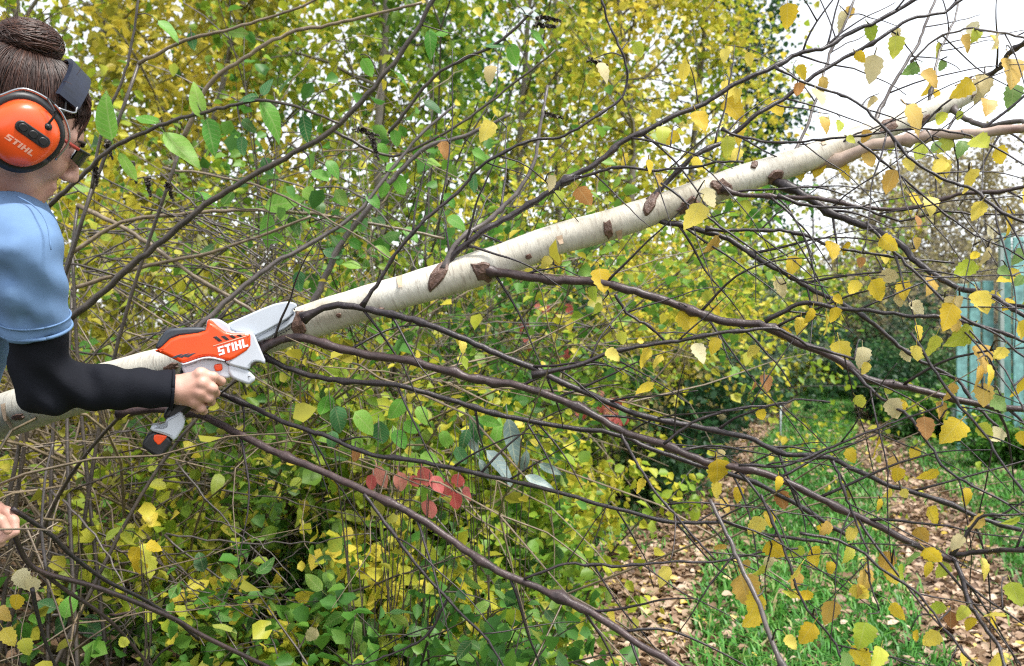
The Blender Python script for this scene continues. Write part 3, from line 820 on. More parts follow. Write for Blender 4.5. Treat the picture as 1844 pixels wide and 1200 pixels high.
def tree(name, label, px, d, height, trunk_r, crown_lo, crown_r, leaf, n_leaf, size, limbs=14, mat=None, lean=0.0, tshift=0.0, clump=.28, wid=.42, sub=5, bare=0):
    NSEED[0] += 1; rng = np.random.default_rng(NSEED[0])
    x = (px - 922) / FPX * d
    base = np.array([x, d, float(gz(x, d)) - .03])
    root = empty(name, base, label, 'tree')
    n = 12; p = [base]; v = norm(np.array([lean, 0, 1.0]))
    for i in range(n):
        v = norm(v + rng.normal(0, .05, 3) + np.array([0, 0, .05])); p.append(p[-1] + v * height / n)
    p = np.array(p); rr = trunk_r * np.linspace(1.1, .15, n + 1)
    acc = Acc(); acc.tube(catmull(np.c_[p, rr], 24)[:, :3], catmull(np.c_[p, rr], 24)[:, 3], 8)
    ends = []
    for l in range(limbs):
        f = crown_lo + (1 - crown_lo) * (l + rng.random()) / limbs * .97
        i = min(int(f * n), n - 1); o = p[i] + (p[i + 1] - p[i]) * (f * n - i)
        a = rng.random() * 6.283
        L = crown_r * (1.15 - .75 * abs(f - crown_lo - (1 - crown_lo) * .35)) * (.6 + .6 * rng.random())
        v = norm(np.array([math.cos(a), math.sin(a), .45 + .5 * rng.random()]))
        q = [o]
        for s in range(6):
            v = norm(v + rng.normal(0, .16, 3) + np.array([0, 0, -.04])); q.append(q[-1] + v * L / 6)
        q = np.array(q); r1 = trunk_r * .35 * (1.1 - f)
        acc.tube(q, np.linspace(r1 + .006, .004, 7), 5)
        ends.append(q[2:])
        for t in range(sub):
            s = rng.integers(1, 6); w = norm(rng.normal(0, 1, 3) + v * .5 + np.array([0, 0, .1])); Lt = L * (.25 + .4 * rng.random())
            e = [q[s]]
            for u_ in range(4):
                w = norm(w + rng.normal(0, .2, 3)); e.append(e[-1] + w * Lt / 4)
            e = np.array(e); acc.tube(e, np.linspace(r1 * .4 + .003, .002, 5), 3); ends.append(e[1:])
    obj('trunk', acc.mesh('trunk'), mat or M_TRUNK_BG, root)
    A = np.vstack(ends); D = np.vstack([np.gradient(e, axis=0) for e in ends])
    if n_leaf:
        C, ax, nr, S, tint = scatter(rng, A, D, n_leaf, size, clump * .6, .5)
        V, F, T_ = leaf_cloud(C, ax, nr, S, np.clip(tint + tshift, 0, 1), wid)
        me = mesh_np('crown', V, F); add_attr(me, 'tint', T_)
        c = obj('crown', me, LM[leaf], root); c['kind'] = 'stuff'
    return root

# --- trees standing behind the thicket, left to right
tree('young_tree', 'yellow-leaved young tree rising behind the hair bun', 70, 6.2, 5.2, .045, .12, 1.5, 'yellowgreen', 4963, 0.072, tshift=.1, limbs=20)
tree('young_tree', 'olive-leaved young tree behind the broad green leaves at upper left', 330, 7.5, 5.8, .05, .12, 1.7, 'olive', 4963, 0.080, tshift=.08, limbs=20)
tree('young_tree', 'young tree with pale straight trunk and green leaves at top centre left', 690, 6.6, 5.6, .05, .15, 1.5, 'yellowgreen', 5346, 0.072, tshift=-.08, limbs=22)
tree('young_tree', 'thin-crowned tree in front of bright sky gaps above the trunk scar', 900, 8.5, 6.2, .05, .2, 1.7, 'yellowgreen', 3436, 0.072, limbs=20, tshift=-.05)
tree('golden_tree', 'bright golden yellow tree left of the white sky', 1130, 7.6, 5.4, .055, .15, 1.35, 'yellow', 4308, 0.072, limbs=24, clump=.25)
tree('evergreen_tree', 'dark blue-green open-crowned tree standing against the white sky', 1320, 12.5, 8.0, .07, .12, 1.05, 'darkgreen', 6200, .08, limbs=26, clump=.22)
tree('young_tree', 'lime-yellow tree between the golden tree and the dark evergreen', 1215, 9.2, 6.2, .05, .12, 1.15, 'yellowgreen', 6000, .065, limbs=24, tshift=.12)
tree('bare_tree', 'slim grey bare tree trunk left of the dark evergreen', 1272, 11.0, 7.5, .05, .5, .7, 'olive', 250, .05, limbs=10, mat=M_STEM_GREY)
tree('young_tree', 'yellow-green tree behind the golden tree at top centre', 1010, 10.5, 7.0, .06, .12, 2.0, 'yellowgreen', 6205, 0.087, limbs=24, tshift=.08)
tree('young_tree', 'tall olive tree far behind the ear defenders', 200, 10.5, 7.2, .07, .12, 2.1, 'olive', 6205, 0.102, limbs=24, tshift=.1)
tree('young_tree', 'tall yellow-green tree in the far thicket at top left of centre', 520, 11.0, 7.4, .07, .1, 2.2, 'yellowgreen', 6683, 0.102, limbs=24, tshift=.05)
tree('young_tree', 'far green tree filling the gap above the middle of the trunk', 800, 13.0, 7.6, .08, .1, 2.2, 'green', 4963, 0.117, limbs=22, tshift=.1)
tree('ochre_tree', 'far ochre tree with thin crown beneath the forked birch limb', 1560, 19.0, 4.6, .08, .15, 1.8, 'ochre', 5200, .09, limbs=24, clump=.3)
tree('ochre_tree', 'hazy brown-leaved tree at the right edge beneath the sky', 1790, 20.0, 5.2, .08, .12, 2.0, 'ochre', 6200, .09, limbs=26, clump=.3)
tree('ochre_tree', 'far tawny tree between the two others under the birch fork', 1680, 23.0, 5.2, .08, .15, 1.9, 'ochre', 5600, .09, limbs=24, clump=.3, tshift=-.1)
tree('bare_tree', 'distant bare grey-purple tree between ochre crowns and evergreen', 1470, 21.0, 4.9, .07, .2, 1.5, 'ochre', 900, .06, limbs=22, mat=M_STEM_GREY, sub=9)

tree('young_tree', 'yellow-green tree behind the back of the person at the left edge', -150, 7.5, 5.5, .05, .1, 1.9, 'yellowgreen', 4056, 0.070, limbs=24)
# --- far and middle shrubs that close the view
shrub('far_shrub', 'dark green shrub mass left of the grassy track end', 'shrub', 1160, 8.8, 1.5, .45, 30, 'darkgreen', 6500, .06, twigs=9, base_r=.5, start=.05, stem_mat=M_STEM_DARK, jit=.05)
shrub('far_shrub', 'grey-green willow-like shrub left of the thin metal stake', 'shrub', 1300, 10.6, 1.7, .3, 30, 'grey', 6500, .06, twigs=9, base_r=.45, start=.05, stem_mat=M_STEM_DARK, jit=.05, wid=.25)
shrub('far_shrub', 'yellow-green bush beneath the middle of the birch trunk', 'shrub', 1110, 7.4, 2.15, .35, 34, 'yellowgreen', 6500, .05, twigs=10, base_r=.5, start=.5, jit=.04, tshift=.1)
shrub('far_shrub', 'yellow-leaved bush under the trunk where the right fork begins', 'shrub', 1225, 11.0, 2.6, .45, 30, 'yellowgreen', 6000, .045, twigs=9, base_r=.6, start=.2, jit=.05, tshift=.12)
shrub('far_shrub', 'dark bare brown thicket beyond the end of the track', 'shrub', 1440, 19.0, 3.3, .7, 60, 'ochre', 7000, .09, twigs=9, base_r=1.2, start=.1, stem_mat=M_STEM_DARK, jit=.08, r0=.016, tshift=-.25)
shrub('far_shrub', 'brown twiggy thicket behind the yellow leaves at right', 'shrub', 1600, 16.5, 3.2, .8, 56, 'ochre', 7000, .085, twigs=9, base_r=1.2, start=.1, stem_mat=M_STEM_GREY, jit=.08, r0=.014, tshift=-.12)
shrub('far_shrub', 'brown twiggy thicket behind the teal boards', 'shrub', 1790, 13.8, 2.8, .9, 50, 'ochre', 6500, .075, twigs=9, base_r=1.0, start=.1, stem_mat=M_STEM_GREY, jit=.08, r0=.012, tshift=-.1)
shrub('far_shrub', 'green ivy-clad bank right of the grassy track end', 'shrub', 1615, 11.4, 1.35, .35, 34, 'darkgreen', 8000, .06, twigs=9, base_r=.5, start=.02, stem_mat=M_STEM_DARK, jit=.06, tshift=.1)
shrub('far_shrub', 'green nettle bank in front of the teal boards', 'shrub', 1705, 9.4, .7, .5, 36, 'green', 6500, .05, twigs=8, base_r=.5, start=.02, stem_mat=M_STEM_DARK, jit=.04, tshift=-.08)
shrub('far_shrub', 'leafy green bank at the right edge below the teal boards', 'shrub', 1880, 7.2, .42, .5, 30, 'green', 5200, .045, twigs=8, base_r=.6, start=.02, stem_mat=M_STEM_DARK, jit=.04, tshift=-.05)
shrub('far_shrub', 'tall grey-green bush beyond the ivy bank', 'shrub', 1590, 14.5, 2.1, .35, 30, 'grey', 6000, .075, twigs=9, base_r=.6, start=.05, stem_mat=M_STEM_DARK, jit=.07)
shrub('far_shrub', 'mixed green hedge closing the track at its far bend', 'shrub', 1480, 21.5, 1.7, .9, 40, 'darkgreen', 5200, .09, twigs=8, base_r=1.8, start=.02, stem_mat=M_STEM_DARK, jit=.1)
shrub('far_shrub', 'olive undergrowth left of the track behind the long dark twig', 'shrub', 1040, 6.6, .85, .5, 34, 'olive', 6500, .045, twigs=8, base_r=.5, start=.05, jit=.04, tshift=-.02)
shrub('far_shrub', 'low green undergrowth at the left edge of the track', 'shrub', 1000, 5.3, .34, .4, 28, 'yellowgreen', 4200, .04, twigs=7, base_r=.3, start=.02, jit=.03, tshift=.05)
shrub('far_shrub', 'low leafy tussock where the left rut bends', 'shrub', 1090, 7.8, .42, .4, 26, 'yellowgreen', 3600, .035, twigs=7, base_r=.5, start=.02, jit=.03, tshift=.08)

shrub('far_shrub', 'dark evergreen bush left of the track under the forked twigs', 'shrub', 1100, 5.8, 1.4, .35, 34, 'darkgreen', 8500, .045, twigs=9, base_r=.5, start=.02, stem_mat=M_STEM_DARK, jit=.05, tshift=.08)
shrub('far_shrub', 'grey-green narrow-leaved bush between the dark evergreen and the track', 'shrub', 1200, 7.4, 1.5, .3, 34, 'grey', 6500, .055, twigs=9, base_r=.5, start=.02, stem_mat=M_STEM_DARK, jit=.05, wid=.25)
shrub('far_shrub', 'deep green bush beside the far end of the grass strip', 'shrub', 1330, 12.2, 1.6, .4, 30, 'darkgreen', 5200, .075, twigs=9, base_r=.6, start=.02, stem_mat=M_STEM_DARK, jit=.06)
shrub('far_shrub', 'tall yellow-green bush closing the view beneath the forked trunk', 'shrub', 1415, 15.5, 3.6, .6, 44, 'yellowgreen', 7500, .08, twigs=9, base_r=.9, start=.1, stem_mat=M_STEM_DARK, jit=.08, tshift=-.05)
shrub('far_shrub', 'mauve-brown far thicket on the skyline at right', 'shrub', 1740, 19.5, 3.5, .8, 60, 'ochre', 4200, .09, twigs=9, base_r=1.6, start=.1, stem_mat=M_STEM_GREY, jit=.1, r0=.016, tshift=-.15)
shrub('far_shrub', 'olive far thicket on the skyline beneath the red-brown limb', 'shrub', 1530, 20.0, 4.0, .8, 60, 'olive', 8000, .095, twigs=9, base_r=1.6, start=.1, stem_mat=M_STEM_DARK, jit=.1, r0=.016, tshift=-.1)
# --- thicket to the left of the track
shrub('bare_bush', 'tangle of bare tan stems between the blue sleeve and the saw', 'bush', 230, 3.1, 2.1, 1.1, 60, 'olive', 700, .035, twigs=9, tw_len=.4, base_r=.5, r0=.007, arch=.75, start=.1, jit=.03)
shrub('bare_bush', 'tangle of bare tan stems rising behind the saw bar guard', 'bush', 440, 3.5, 2.2, 1.1, 60, 'olive', 1100, .035, twigs=9, tw_len=.4, base_r=.5, r0=.007, arch=.7, start=.1, jit=.03)
shrub('bare_bush', 'grey leafless bush with pale upright stems right of the saw', 'bush', 600, 4.4, 2.6, .7, 46, 'yellowgreen', 1700, .04, twigs=7, tw_len=.3, base_r=.6, r0=.008, arch=.2, start=.2, jit=.04, stem_mat=M_STEM_GREY)
shrub('leafy_bush', 'green-leaved bush above the left half of the white trunk', 'bush', 690, 3.7, 2.15, .38, 30, 'green', 2600, .05, twigs=8, base_r=.5, start=.3, jit=.04, tshift=.12, single=90, single_mat='o_green', r0=.007, stem_mat=M_STEM_DARK)
shrub('leafy_bush', 'yellow-green bush beneath the hand and saw battery', 'bush', 520, 3.3, 1.02, .35, 34, 'yellowgreen', 3000, .052, twigs=8, base_r=.4, start=.15, jit=.03, tshift=-.06, single=110, single_mat='o_yellowgreen', single_kind='ovate', stem_mat=M_STEM_DARK)
shrub('leafy_bush', 'yellow and lime bush crossed by the thick lower branch', 'bush', 610, 2.9, .76, .6, 34, 'yellowgreen', 2600, .048, twigs=8, base_r=.42, start=.12, jit=.03, tshift=.08, single=90, single_mat='o_yellowgreen', stem_mat=M_STEM_DARK)
shrub('leafy_bush', 'dark green bush beneath the red leaves', 'bush', 760, 2.75, .56, .4, 32, 'green', 2800, .046, twigs=8, base_r=.36, start=.08, jit=.03, tshift=.06, single=110, single_mat='o_green', stem_mat=M_STEM_DARK)
shrub('leafy_bush', 'green and yellow bush behind the silvery leaves', 'bush', 810, 3.3, .88, .35, 34, 'yellowgreen', 4600, .042, twigs=8, base_r=.5, start=.08, jit=.03, tshift=-.1, single=90, single_mat='o_green', stem_mat=M_STEM_DARK)
shrub('leafy_bush', 'leafy bush beside the left rut below the crossing branches', 'bush', 880, 4.0, .62, .4, 32, 'yellowgreen', 4200, .042, twigs=8, base_r=.34, start=.05, jit=.03, tshift=-.05, single=70, single_mat='o_green', stem_mat=M_STEM_DARK)
shrub('leafy_bush', 'olive bush under the white trunk right of the saw tip', 'bush', 700, 4.2, 1.3, .6, 36, 'yellowgreen', 4600, .048, twigs=9, base_r=.6, start=.1, jit=.04, tshift=.05, stem_mat=M_STEM_DARK)
shrub('leafy_bush', 'dim green bush filling the space under the middle trunk', 'bush', 880, 5.2, 1.5, .4, 38, 'yellowgreen', 5600, .042, twigs=9, base_r=.7, start=.06, jit=.05, tshift=-.12, stem_mat=M_STEM_DARK)
shrub('leafy_bush', 'brown and green bush with a few red leaves behind the thin twigs', 'bush', 985, 5.6, 1.35, .35, 36, 'ochre', 4200, .042, twigs=9, base_r=.6, start=.06, jit=.05, stem_mat=M_STEM_DARK)
shrub('leafy_bush', 'lime-yellow bush just above the bend of the white trunk', 'bush', 1020, 6.2, 2.2, .4, 30, 'yellowgreen', 5200, .045, twigs=9, base_r=.6, start=.25, jit=.05, tshift=.15, stem_mat=M_STEM_DARK)
shrub('leafy_bush', 'olive thicket filling the gap above the forearm', 'bush', 150, 4.6, 1.9, .9, 40, 'olive', 4000, .05, twigs=9, base_r=.8, start=.4, jit=.05, tshift=.05, stem_mat=M_STEM_DARK)
shrub('leafy_bush', 'deep yellow-green thicket behind the bare tan stems', 'bush', 380, 5.6, 2.1, .9, 40, 'olive', 5000, .055, twigs=9, base_r=.9, start=.35, jit=.05, tshift=.08, stem_mat=M_STEM_DARK)
shrub('leafy_bush', 'green thicket behind the pale upright stems', 'bush', 620, 6.6, 2.4, .9, 40, 'yellowgreen', 6000, .048, twigs=9, base_r=1.0, start=.08, jit=.06, stem_mat=M_STEM_DARK)
shrub('leafy_bush', 'green thicket behind the middle of the white trunk', 'bush', 860, 7.2, 2.6, .55, 40, 'yellowgreen', 6000, .05, twigs=9, base_r=1.0, start=.08, jit=.06, tshift=-.04, stem_mat=M_STEM_DARK)
shrub('leafy_bush', 'dark leafy bush at the left edge under the birch trunk', 'bush', 30, 3.8, .6, .6, 30, 'green', 900, .045, twigs=8, base_r=.6, start=.05, jit=.04, tshift=.05, single=40, single_mat='o_green', stem_mat=M_STEM_DARK)
shrub('bare_bush', 'heap of dry bare twigs under the saw battery', 'bush', 150, 2.75, .75, 1.5, 40, 'green', 350, .035, twigs=8, tw_len=.5, base_r=.6, r0=.0042, arch=1.2, start=.05, jit=.03, stem_mat=M_STEM_GREY)
shrub('bare_bush', 'low heap of dead brown sticks in the bottom left shade', 'bush', 300, 2.55, .42, 1.6, 36, 'green', 420, .04, twigs=8, tw_len=.6, base_r=.5, r0=.0042, arch=1.3, start=.05, jit=.03, stem_mat=M_STEM_GREY)
shrub('leafy_bush', 'dark green leafy bush low in front of the red leaves', 'bush', 700, 2.0, .62, .45, 26, 'green', 1700, .042, twigs=8, base_r=.2, start=.12, jit=.03, tshift=-.05, single=90, single_mat='o_green', stem_mat=M_STEM_DARK)
shrub('leafy_bush', 'mixed yellow and green bush low in front of the silvery leaves', 'bush', 800, 2.3, .50, .40, 26, 'yellowgreen', 1700, .040, twigs=8, base_r=.2, start=.12, jit=.03, tshift=-.15, single=70, single_mat='o_green', stem_mat=M_STEM_DARK)
shrub('weed_clump', 'broad-leaved dark green weeds in the bottom left corner', 'weeds', 110, 2.35, .30, .9, 26, 'green', 500, .05, twigs=5, base_r=.4, start=.1, jit=.02, single=60, single_mat='o_green', stem_mat=M_STEM_DARK)
shrub('weed_clump', 'yellowing weeds at the bottom edge left of the leafy rut', 'weeds', 600, 2.5, .32, .9, 26, 'green', 900, .042, twigs=5, base_r=.45, start=.1, jit=.02, single=60, single_mat='o_green', stem_mat=M_STEM_DARK)
shrub('weed_clump', 'small yellow-green weeds at the bottom edge beside the rut', 'weeds', 820, 2.75, .28, .8, 24, 'yellowgreen', 900, .035, twigs=5, base_r=.3, start=.1, jit=.02, single=40, single_mat='o_yellowgreen', stem_mat=M_STEM_DARK)

shrub('leafy_bush', 'olive thicket running out of view behind the back of the person', 'bush', -180, 5.2, 2.1, .9, 44, 'olive', 5600, .055, twigs=9, base_r=1.1, start=.1, jit=.06, stem_mat=M_STEM_DARK)
# --- bush with long soft leaves, its thin branches arching over the saw
LB = [
 br(M_STEM_DARK, 13, 8, 2.10, 2.00, (60, 640), (125, 575), (162, 546), (233, 483), (342, 392), (387, 358), (463, 313), (527, 277), (600, 233), (680, 150), (740, 70), (790, -20)),
 br(M_STEM_GREY, 11, 5, 1.95, 2.10, (300, 660), (364, 587), (433, 520), (500, 470), (575, 430), (640, 385), (690, 325), (760, 240), (820, 190)),
 br(M_STEM_DARK, 9, 5, 2.20, 2.00, (90, 370), (150, 315), (200, 268), (290, 225), (365, 203), (420, 190), (470, 180), (540, 195), (610, 222)),
 br(M_STEM_DARK, 6, 4, 2.20, 2.20, (165, 340), (178, 260), (195, 200), (218, 150), (238, 75), (252, -10)),
 br(M_STEM_TAN, 9, 5, 2.30, 2.20, (330, 250), (375, 155), (440, 105), (520, 60), (580, 48), (660, 30), (760, 5)),
 br(M_STEM_TAN, 7, 4, 2.30, 2.20, (250, 115), (330, 75), (420, 50), (520, 20), (600, -15)),
 br(M_STEM_GREY, 13, 6, 2.40, 2.35, (560, 560), (590, 490), (620, 430), (670, 370), (720, 310), (770, 265), (850, 240), (920, 205)),
 br(M_STEM_TAN, 8, 5, 2.40, 2.50, (130, 455), (220, 400), (330, 385), (450, 378), (560, 385), (680, 405), (800, 430)),
 br(M_STEM_TAN, 9, 6, 2.50, 2.40, (140, 370), (240, 420), (340, 490), (430, 545), (520, 600), (620, 640)),
 br(M_STEM_TAN, 8, 5, 2.50, 2.40, (130, 520), (260, 480), (380, 455), (480, 420), (560, 390)),
 br(M_STEM_DARK, 7, 5, 2.20, 2.10, (700, 240), (780, 140), (830, 110), (900, 75), (960, 20)),
 br(M_STEM_DARK, 6, 4, 2.20, 2.20, (600, 235), (700, 280), (800, 240), (900, 170), (1000, 90)),
 br(M_STEM_TAN, 8, 4, 2.50, 2.60, (140, 690), (230, 640), (330, 600), (430, 580), (560, 520)),
]
lb_root = P(-140, 900, 2.2); lb_root[2] = float(gz(lb_root[0], lb_root[1]))
longleaf = empty('long_leaved_bush', lb_root, 'bush with long soft green leaves arching above the saw at upper left', 'bush')
LBO = []
for b in LB:
    pts = np.array([P(x, y, d) for (x, y), d in zip(b['px'], b['d'])]); rad = b['w'] * b['d'] / FPX / 2
    n = len(pts) * 5; q = catmull(np.c_[pts, rad], n); q[1:-1, :3] += RNG.normal(0, .0012, (n - 2, 3))
    o = obj('branch', tube_mesh('branch', q[:, :3], q[:, 3] * (1 + .06 * np.sin(np.arange(n))), 7), b['mat'], longleaf)
    LBO.append((o, q[:, :3]))
# the lower ends run down to the bush's stool
for j, (o, q) in enumerate(LBO[:10]):
    a = q[0]; g = lb_root + np.array([.12 * math.sin(j * 2.1) + .05 * j, .1 * math.cos(j * 1.7), 0])
    mid = a * .5 + g * .5 + np.array([-.05, .05, .12])
    obj('stem', tube_mesh('stem', catmull([g, mid, a], 14), np.linspace(.006, .0045, 14), 6), M_STEM_DARK, longleaf)
AL = np.vstack([np.c_[to_px(q), q[:, 1], np.full(len(q), i)] for i, (o, q) in enumerate(LBO)])
# px, py, length px, direction of the tip in the picture (degrees, 0 right, 90 down), colour
LLEAF = """202,215,80,-90,b 225,300,55,70,b 265,213,48,200,b 327,267,86,42,b 363,183,60,-95,b 380,243,66,75,b 443,172,44,180,d 490,207,72,52,b 547,230,50,85,d 480,158,36,-60,d 303,50,48,35,b 343,72,30,90,d 372,350,42,10,b 513,367,74,-8,b 478,413,62,95,b
709,299,34,-30,b 784,288,30,-20,b 720,333,38,60,b 691,341,28,100,b 821,397,36,20,b 693,451,40,20,b 640,440,28,30,b 579,317,36,30,b 672,360,32,40,b 864,277,30,20,b 712,248,30,80,b 688,272,32,60,b 635,475,34,200,b 648,405,24,70,b
971,67,44,40,b 925,96,38,60,b 892,79,40,190,d 954,21,44,10,s 792,54,34,200,b 775,75,48,85,b 779,190,34,20,d 729,137,38,20,b 600,300,34,40,b 560,350,38,20,b 740,420,34,30,b 600,455,36,200,d 535,505,36,100,d 660,120,34,60,b 850,330,34,100,d 810,360,30,40,b 480,300,34,60,d 430,262,36,110,d"""
KC = dict(b='broad', d='broad_dark', s='silver')
for tok in LLEAF.split():
    x, y, s, an, c = tok.split(','); x, y, s, an = float(x), float(y), float(s), math.radians(float(an))
    tail = (x - math.cos(an) * s * .5, y - math.sin(an) * s * .5)
    dist = np.hypot(AL[:, 0] - tail[0], AL[:, 1] - tail[1]); k = int(np.argmin(dist)); d = AL[k, 2]
    size = s / FPX * d * 1.05
    ax = norm(np.array([math.cos(an), RNG.normal(0, .25), -math.sin(an)])); nr = norm(np.array([RNG.normal(0, .3), -1, RNG.normal(.6, .3)]))
    org = P(*tail, d); bi = int(AL[k, 3]); root = P(AL[k, 0], AL[k, 1], d)
    if dist[k] > 8:
        st = org - ax * size * .2
        obj('twig', tube_mesh('twig', catmull([root, (root + st) / 2 + RNG.normal(0, .006, 3) + np.array([0, 0, .01]), st], 7), np.linspace(.002, .001, 7), 4), M_STEM_DARK, LBO[bi][0])
    place_leaf(PROTO[('lance' if s > 39 else 'ovate', KC[c] if s > 39 or c != 's' else 'broad', int(RNG.integers(0, 3)))], org, ax, nr, size, LBO[bi][0], width=1.15)

# --- bramble canes criss-crossing behind the saw, each one a stem
def canes(label, stool, fams, seed, mats=None):
    mats = mats or (M_STEM_TAN, M_STEM_GREY, M_STEM_GREY, M_STEM_DARK)
    rng = np.random.default_rng(seed)
    b = np.array([stool[0], stool[1], float(gz(*stool))]); root = empty('bramble', b, label, 'bramble')
    for (x0, x1, y0, y1, dx0, dx1, dy0, dy1, d0, d1, n) in fams:
        for _ in range(n):
            x, y = rng.uniform(x0, x1), rng.uniform(y0, y1); d = rng.uniform(d0, d1); e = d + rng.normal(0, .25)
            dx, dy = rng.uniform(dx0, dx1), rng.uniform(dy0, dy1); bow = rng.normal(-18, 28)
            p = [P(x + dx * t, y + dy * t + bow * math.sin(t * math.pi), d + (e - d) * t) for t in (0, .25, .5, .75, 1)]
            q = catmull(p, 16); q[1:-1] += rng.normal(0, .003, (14, 3))
            r = rng.uniform(.0018, .0042)
            obj('stem', tube_mesh('stem', q, np.linspace(r, r * .45, 16), 5), mats[int(rng.integers(0, 4))], root)
canes('tangle of pale bramble canes between the sleeve and the birch trunk', (-1.3, 2.7),
      [(100, 360, 300, 520, 240, 480, 120, 300, 2.3, 3.2, 22), (100, 380, 560, 720, 200, 420, -340, -120, 2.4, 3.3, 20), (100, 300, 380, 660, 250, 500, -60, 70, 2.4, 3.2, 16)], 41)
canes('tangle of bramble canes rising above the saw guard and trunk', (-.6, 3.0),
      [(420, 700, 220, 480, 150, 350, -220, -60, 2.6, 3.6, 14), (430, 640, 180, 420, 160, 380, 60, 220, 2.6, 3.6, 12), (480, 800, 480, 560, -60, 80, -420, -260, 3.0, 3.9, 16)], 42)
canes('dead bramble stems lying in the shade below the birch at left', (-1.2, 2.4),
      [(-20, 300, 780, 960, 220, 460, -90, 90, 2.2, 2.9, 12), (-20, 300, 960, 1150, 150, 400, -60, 160, 2.0, 2.6, 11), (60, 420, 820, 1000, 120, 260, 120, 260, 2.1, 2.7, 14), (200, 560, 1000, 1150, 150, 330, -140, 20, 2.2, 2.7, 5)], 43, (M_STEM_GREY, M_STEM_DARK, M_STEM_DARK, M_TWIG2))
canes('thin dry stems standing in the bushes under the middle of the trunk', (.1, 3.8),
      [(480, 900, 620, 760, 140, 300, -60, 140, 2.9, 3.8, 8), (700, 1000, 560, 700, 80, 260, 60, 220, 3.2, 4.4, 14), (560, 1000, 850, 1000, 100, 220, -140, 120, 2.4, 2.9, 4)], 44, (M_STEM_GREY, M_STEM_DARK, M_STEM_DARK, M_TWIG2))

# dried flower spikes on the long-leaved bush
def spike(px, py, d, L, an, bi):
    rng = np.random.default_rng(int(px)); a = P(px, py, d); ax = np.array([math.cos(an), 0, -math.sin(an)]); acc = Acc()
    acc.tube(np.array([a, a + ax * L]), [.002, .001], 4)
    for i in range(60):
        t = rng.random(); r = .010 * (1 - .7 * t); v = norm(rng.normal(0, 1, 3)); c = a + ax * L * t
        acc.tube(np.array([c, c + v * r]), [.0022, .0030], 4)
    obj('flower_spike', acc.mesh('flower_spike'), M_STEM_DARK, LBO[bi][0])
for a in ((640, 232, 2.1, .06, .3, 0), (668, 240, 2.1, .07, 1.3, 0), (968, 30, 2.1, .06, .2, 10), (1060, 108, 2.1, .05, .3, 11), (965, 45, 2.1, .05, .1, 10), (190, 255, 2.2, .05, 1.2, 2), (235, 290, 2.2, .06, 1.3, 2), (265, 320, 2.2, .05, 1.4, 2), (172, 300, 2.2, .05, 1.5, 3), (300, 330, 2.2, .05, 1.2, 2), (975, 205, 2.2, .06, .2, 6)):
    spike(*a)

# --- silvery leaved plant, red-leaved creeper, broad-leaved seedling
def leafy_plant(name, label, base_px, d, leaves, kind, mats, stem_mat, cat='plant', width=1.0):
    """stems fan out from the ground to each leaf of a list px, py, length px, tip direction"""
    b = P(base_px[0], base_px[1], d); b[2] = float(gz(b[0], b[1]))
    root = empty(name, b, label, cat)
    items = [tuple(float(v) for v in t.split(',')) for t in leaves.split()]
    for i, (x, y, s, an) in enumerate(items):
        an = math.radians(an); dd = d + RNG.normal(0, .05); size = s / FPX * dd * 1.08
        org = P(x - math.cos(an) * s * .5, y - math.sin(an) * s * .5, dd)
        ax = norm(np.array([math.cos(an), RNG.normal(0, .25), -math.sin(an)])); nr = norm(np.array([RNG.normal(0, .3), -1, RNG.normal(.4, .3)]))
        st = org - ax * size * .25
        mid = np.array([b[0] * .35 + st[0] * .65, (b[1] + dd) / 2 + .03, b[2] * .4 + st[2] * .6])
        g = b + np.array([RNG.normal(0, .04), RNG.normal(0, .04), 0]); g[2] = float(gz(g[0], g[1]))
        so = obj('stem', tube_mesh('stem', catmull([g, mid, st], 9), np.linspace(.0026, .0010, 9), 5), stem_mat, root)
        place_leaf(PROTO[(kind, mats[i % len(mats)], int(RNG.integers(0, 3)))], org, ax, nr, size, root, width=width)
    return root
leafy_plant('silver_leaved_plant', 'plant with long silvery grey leaves behind the crossing twigs at centre', (915, 900), 2.2,
            "855,797,64,40 922,792,82,80 902,838,76,45 970,866,54,20 945,835,50,95 872,845,40,60 990,845,44,25", 'lance', ('silver',), M_STEM_DARK, width=.85)
leafy_plant('green_leaved_plant', 'plant with narrow dark green leaves just left of the silvery leaves', (870, 900), 2.24, "860,775,56,60 897,782,44,-70 835,790,40,110 880,760,40,20", 'lance', ('broad_dark', 'broad'), M_STEM_DARK, width=1.2)
leafy_plant('red_leaved_creeper', 'creeper with a row of bright red leaves in the undergrowth', (740, 1010), 2.12,
            "686,858,40,70 668,868,28,100 720,867,34,80 763,860,38,80 787,872,34,60 803,884,34,90 822,870,34,100 819,900,34,80 772,918,38,85 745,868,24,60 838,888,24,80", 'ovate', ('red',), M_STEM_DARK, width=1.25)
leafy_plant('broad_leaved_seedling', 'seedling with broad bright green leaves under the second dark branch', (660, 960), 2.15,
            "587,731,40,100 610,752,44,70 655,757,46,40 715,735,40,120 682,782,46,90 720,790,36,60 772,825,32,20 830,820,34,60 740,770,34,30 640,800,32,110 600,790,30,80 760,745,32,50 800,790,30,70", 'ovate', ('broad', 'broad_dark', 'broad'), M_STEM_DARK, width=1.2)
leafy_plant('red_leaved_shoot', 'distant orange-red leaved shoot left of the track', (1075, 850), 4.5,
            " ".join(f"{1035 + 90 * RNG.random():.0f},{715 + 50 * RNG.random():.0f},{16 + 8 * RNG.random():.0f},{60 + 60 * RNG.random():.0f}" for _ in range(24)), 'ovate', ('red',), M_STEM_DARK, width=1.2)
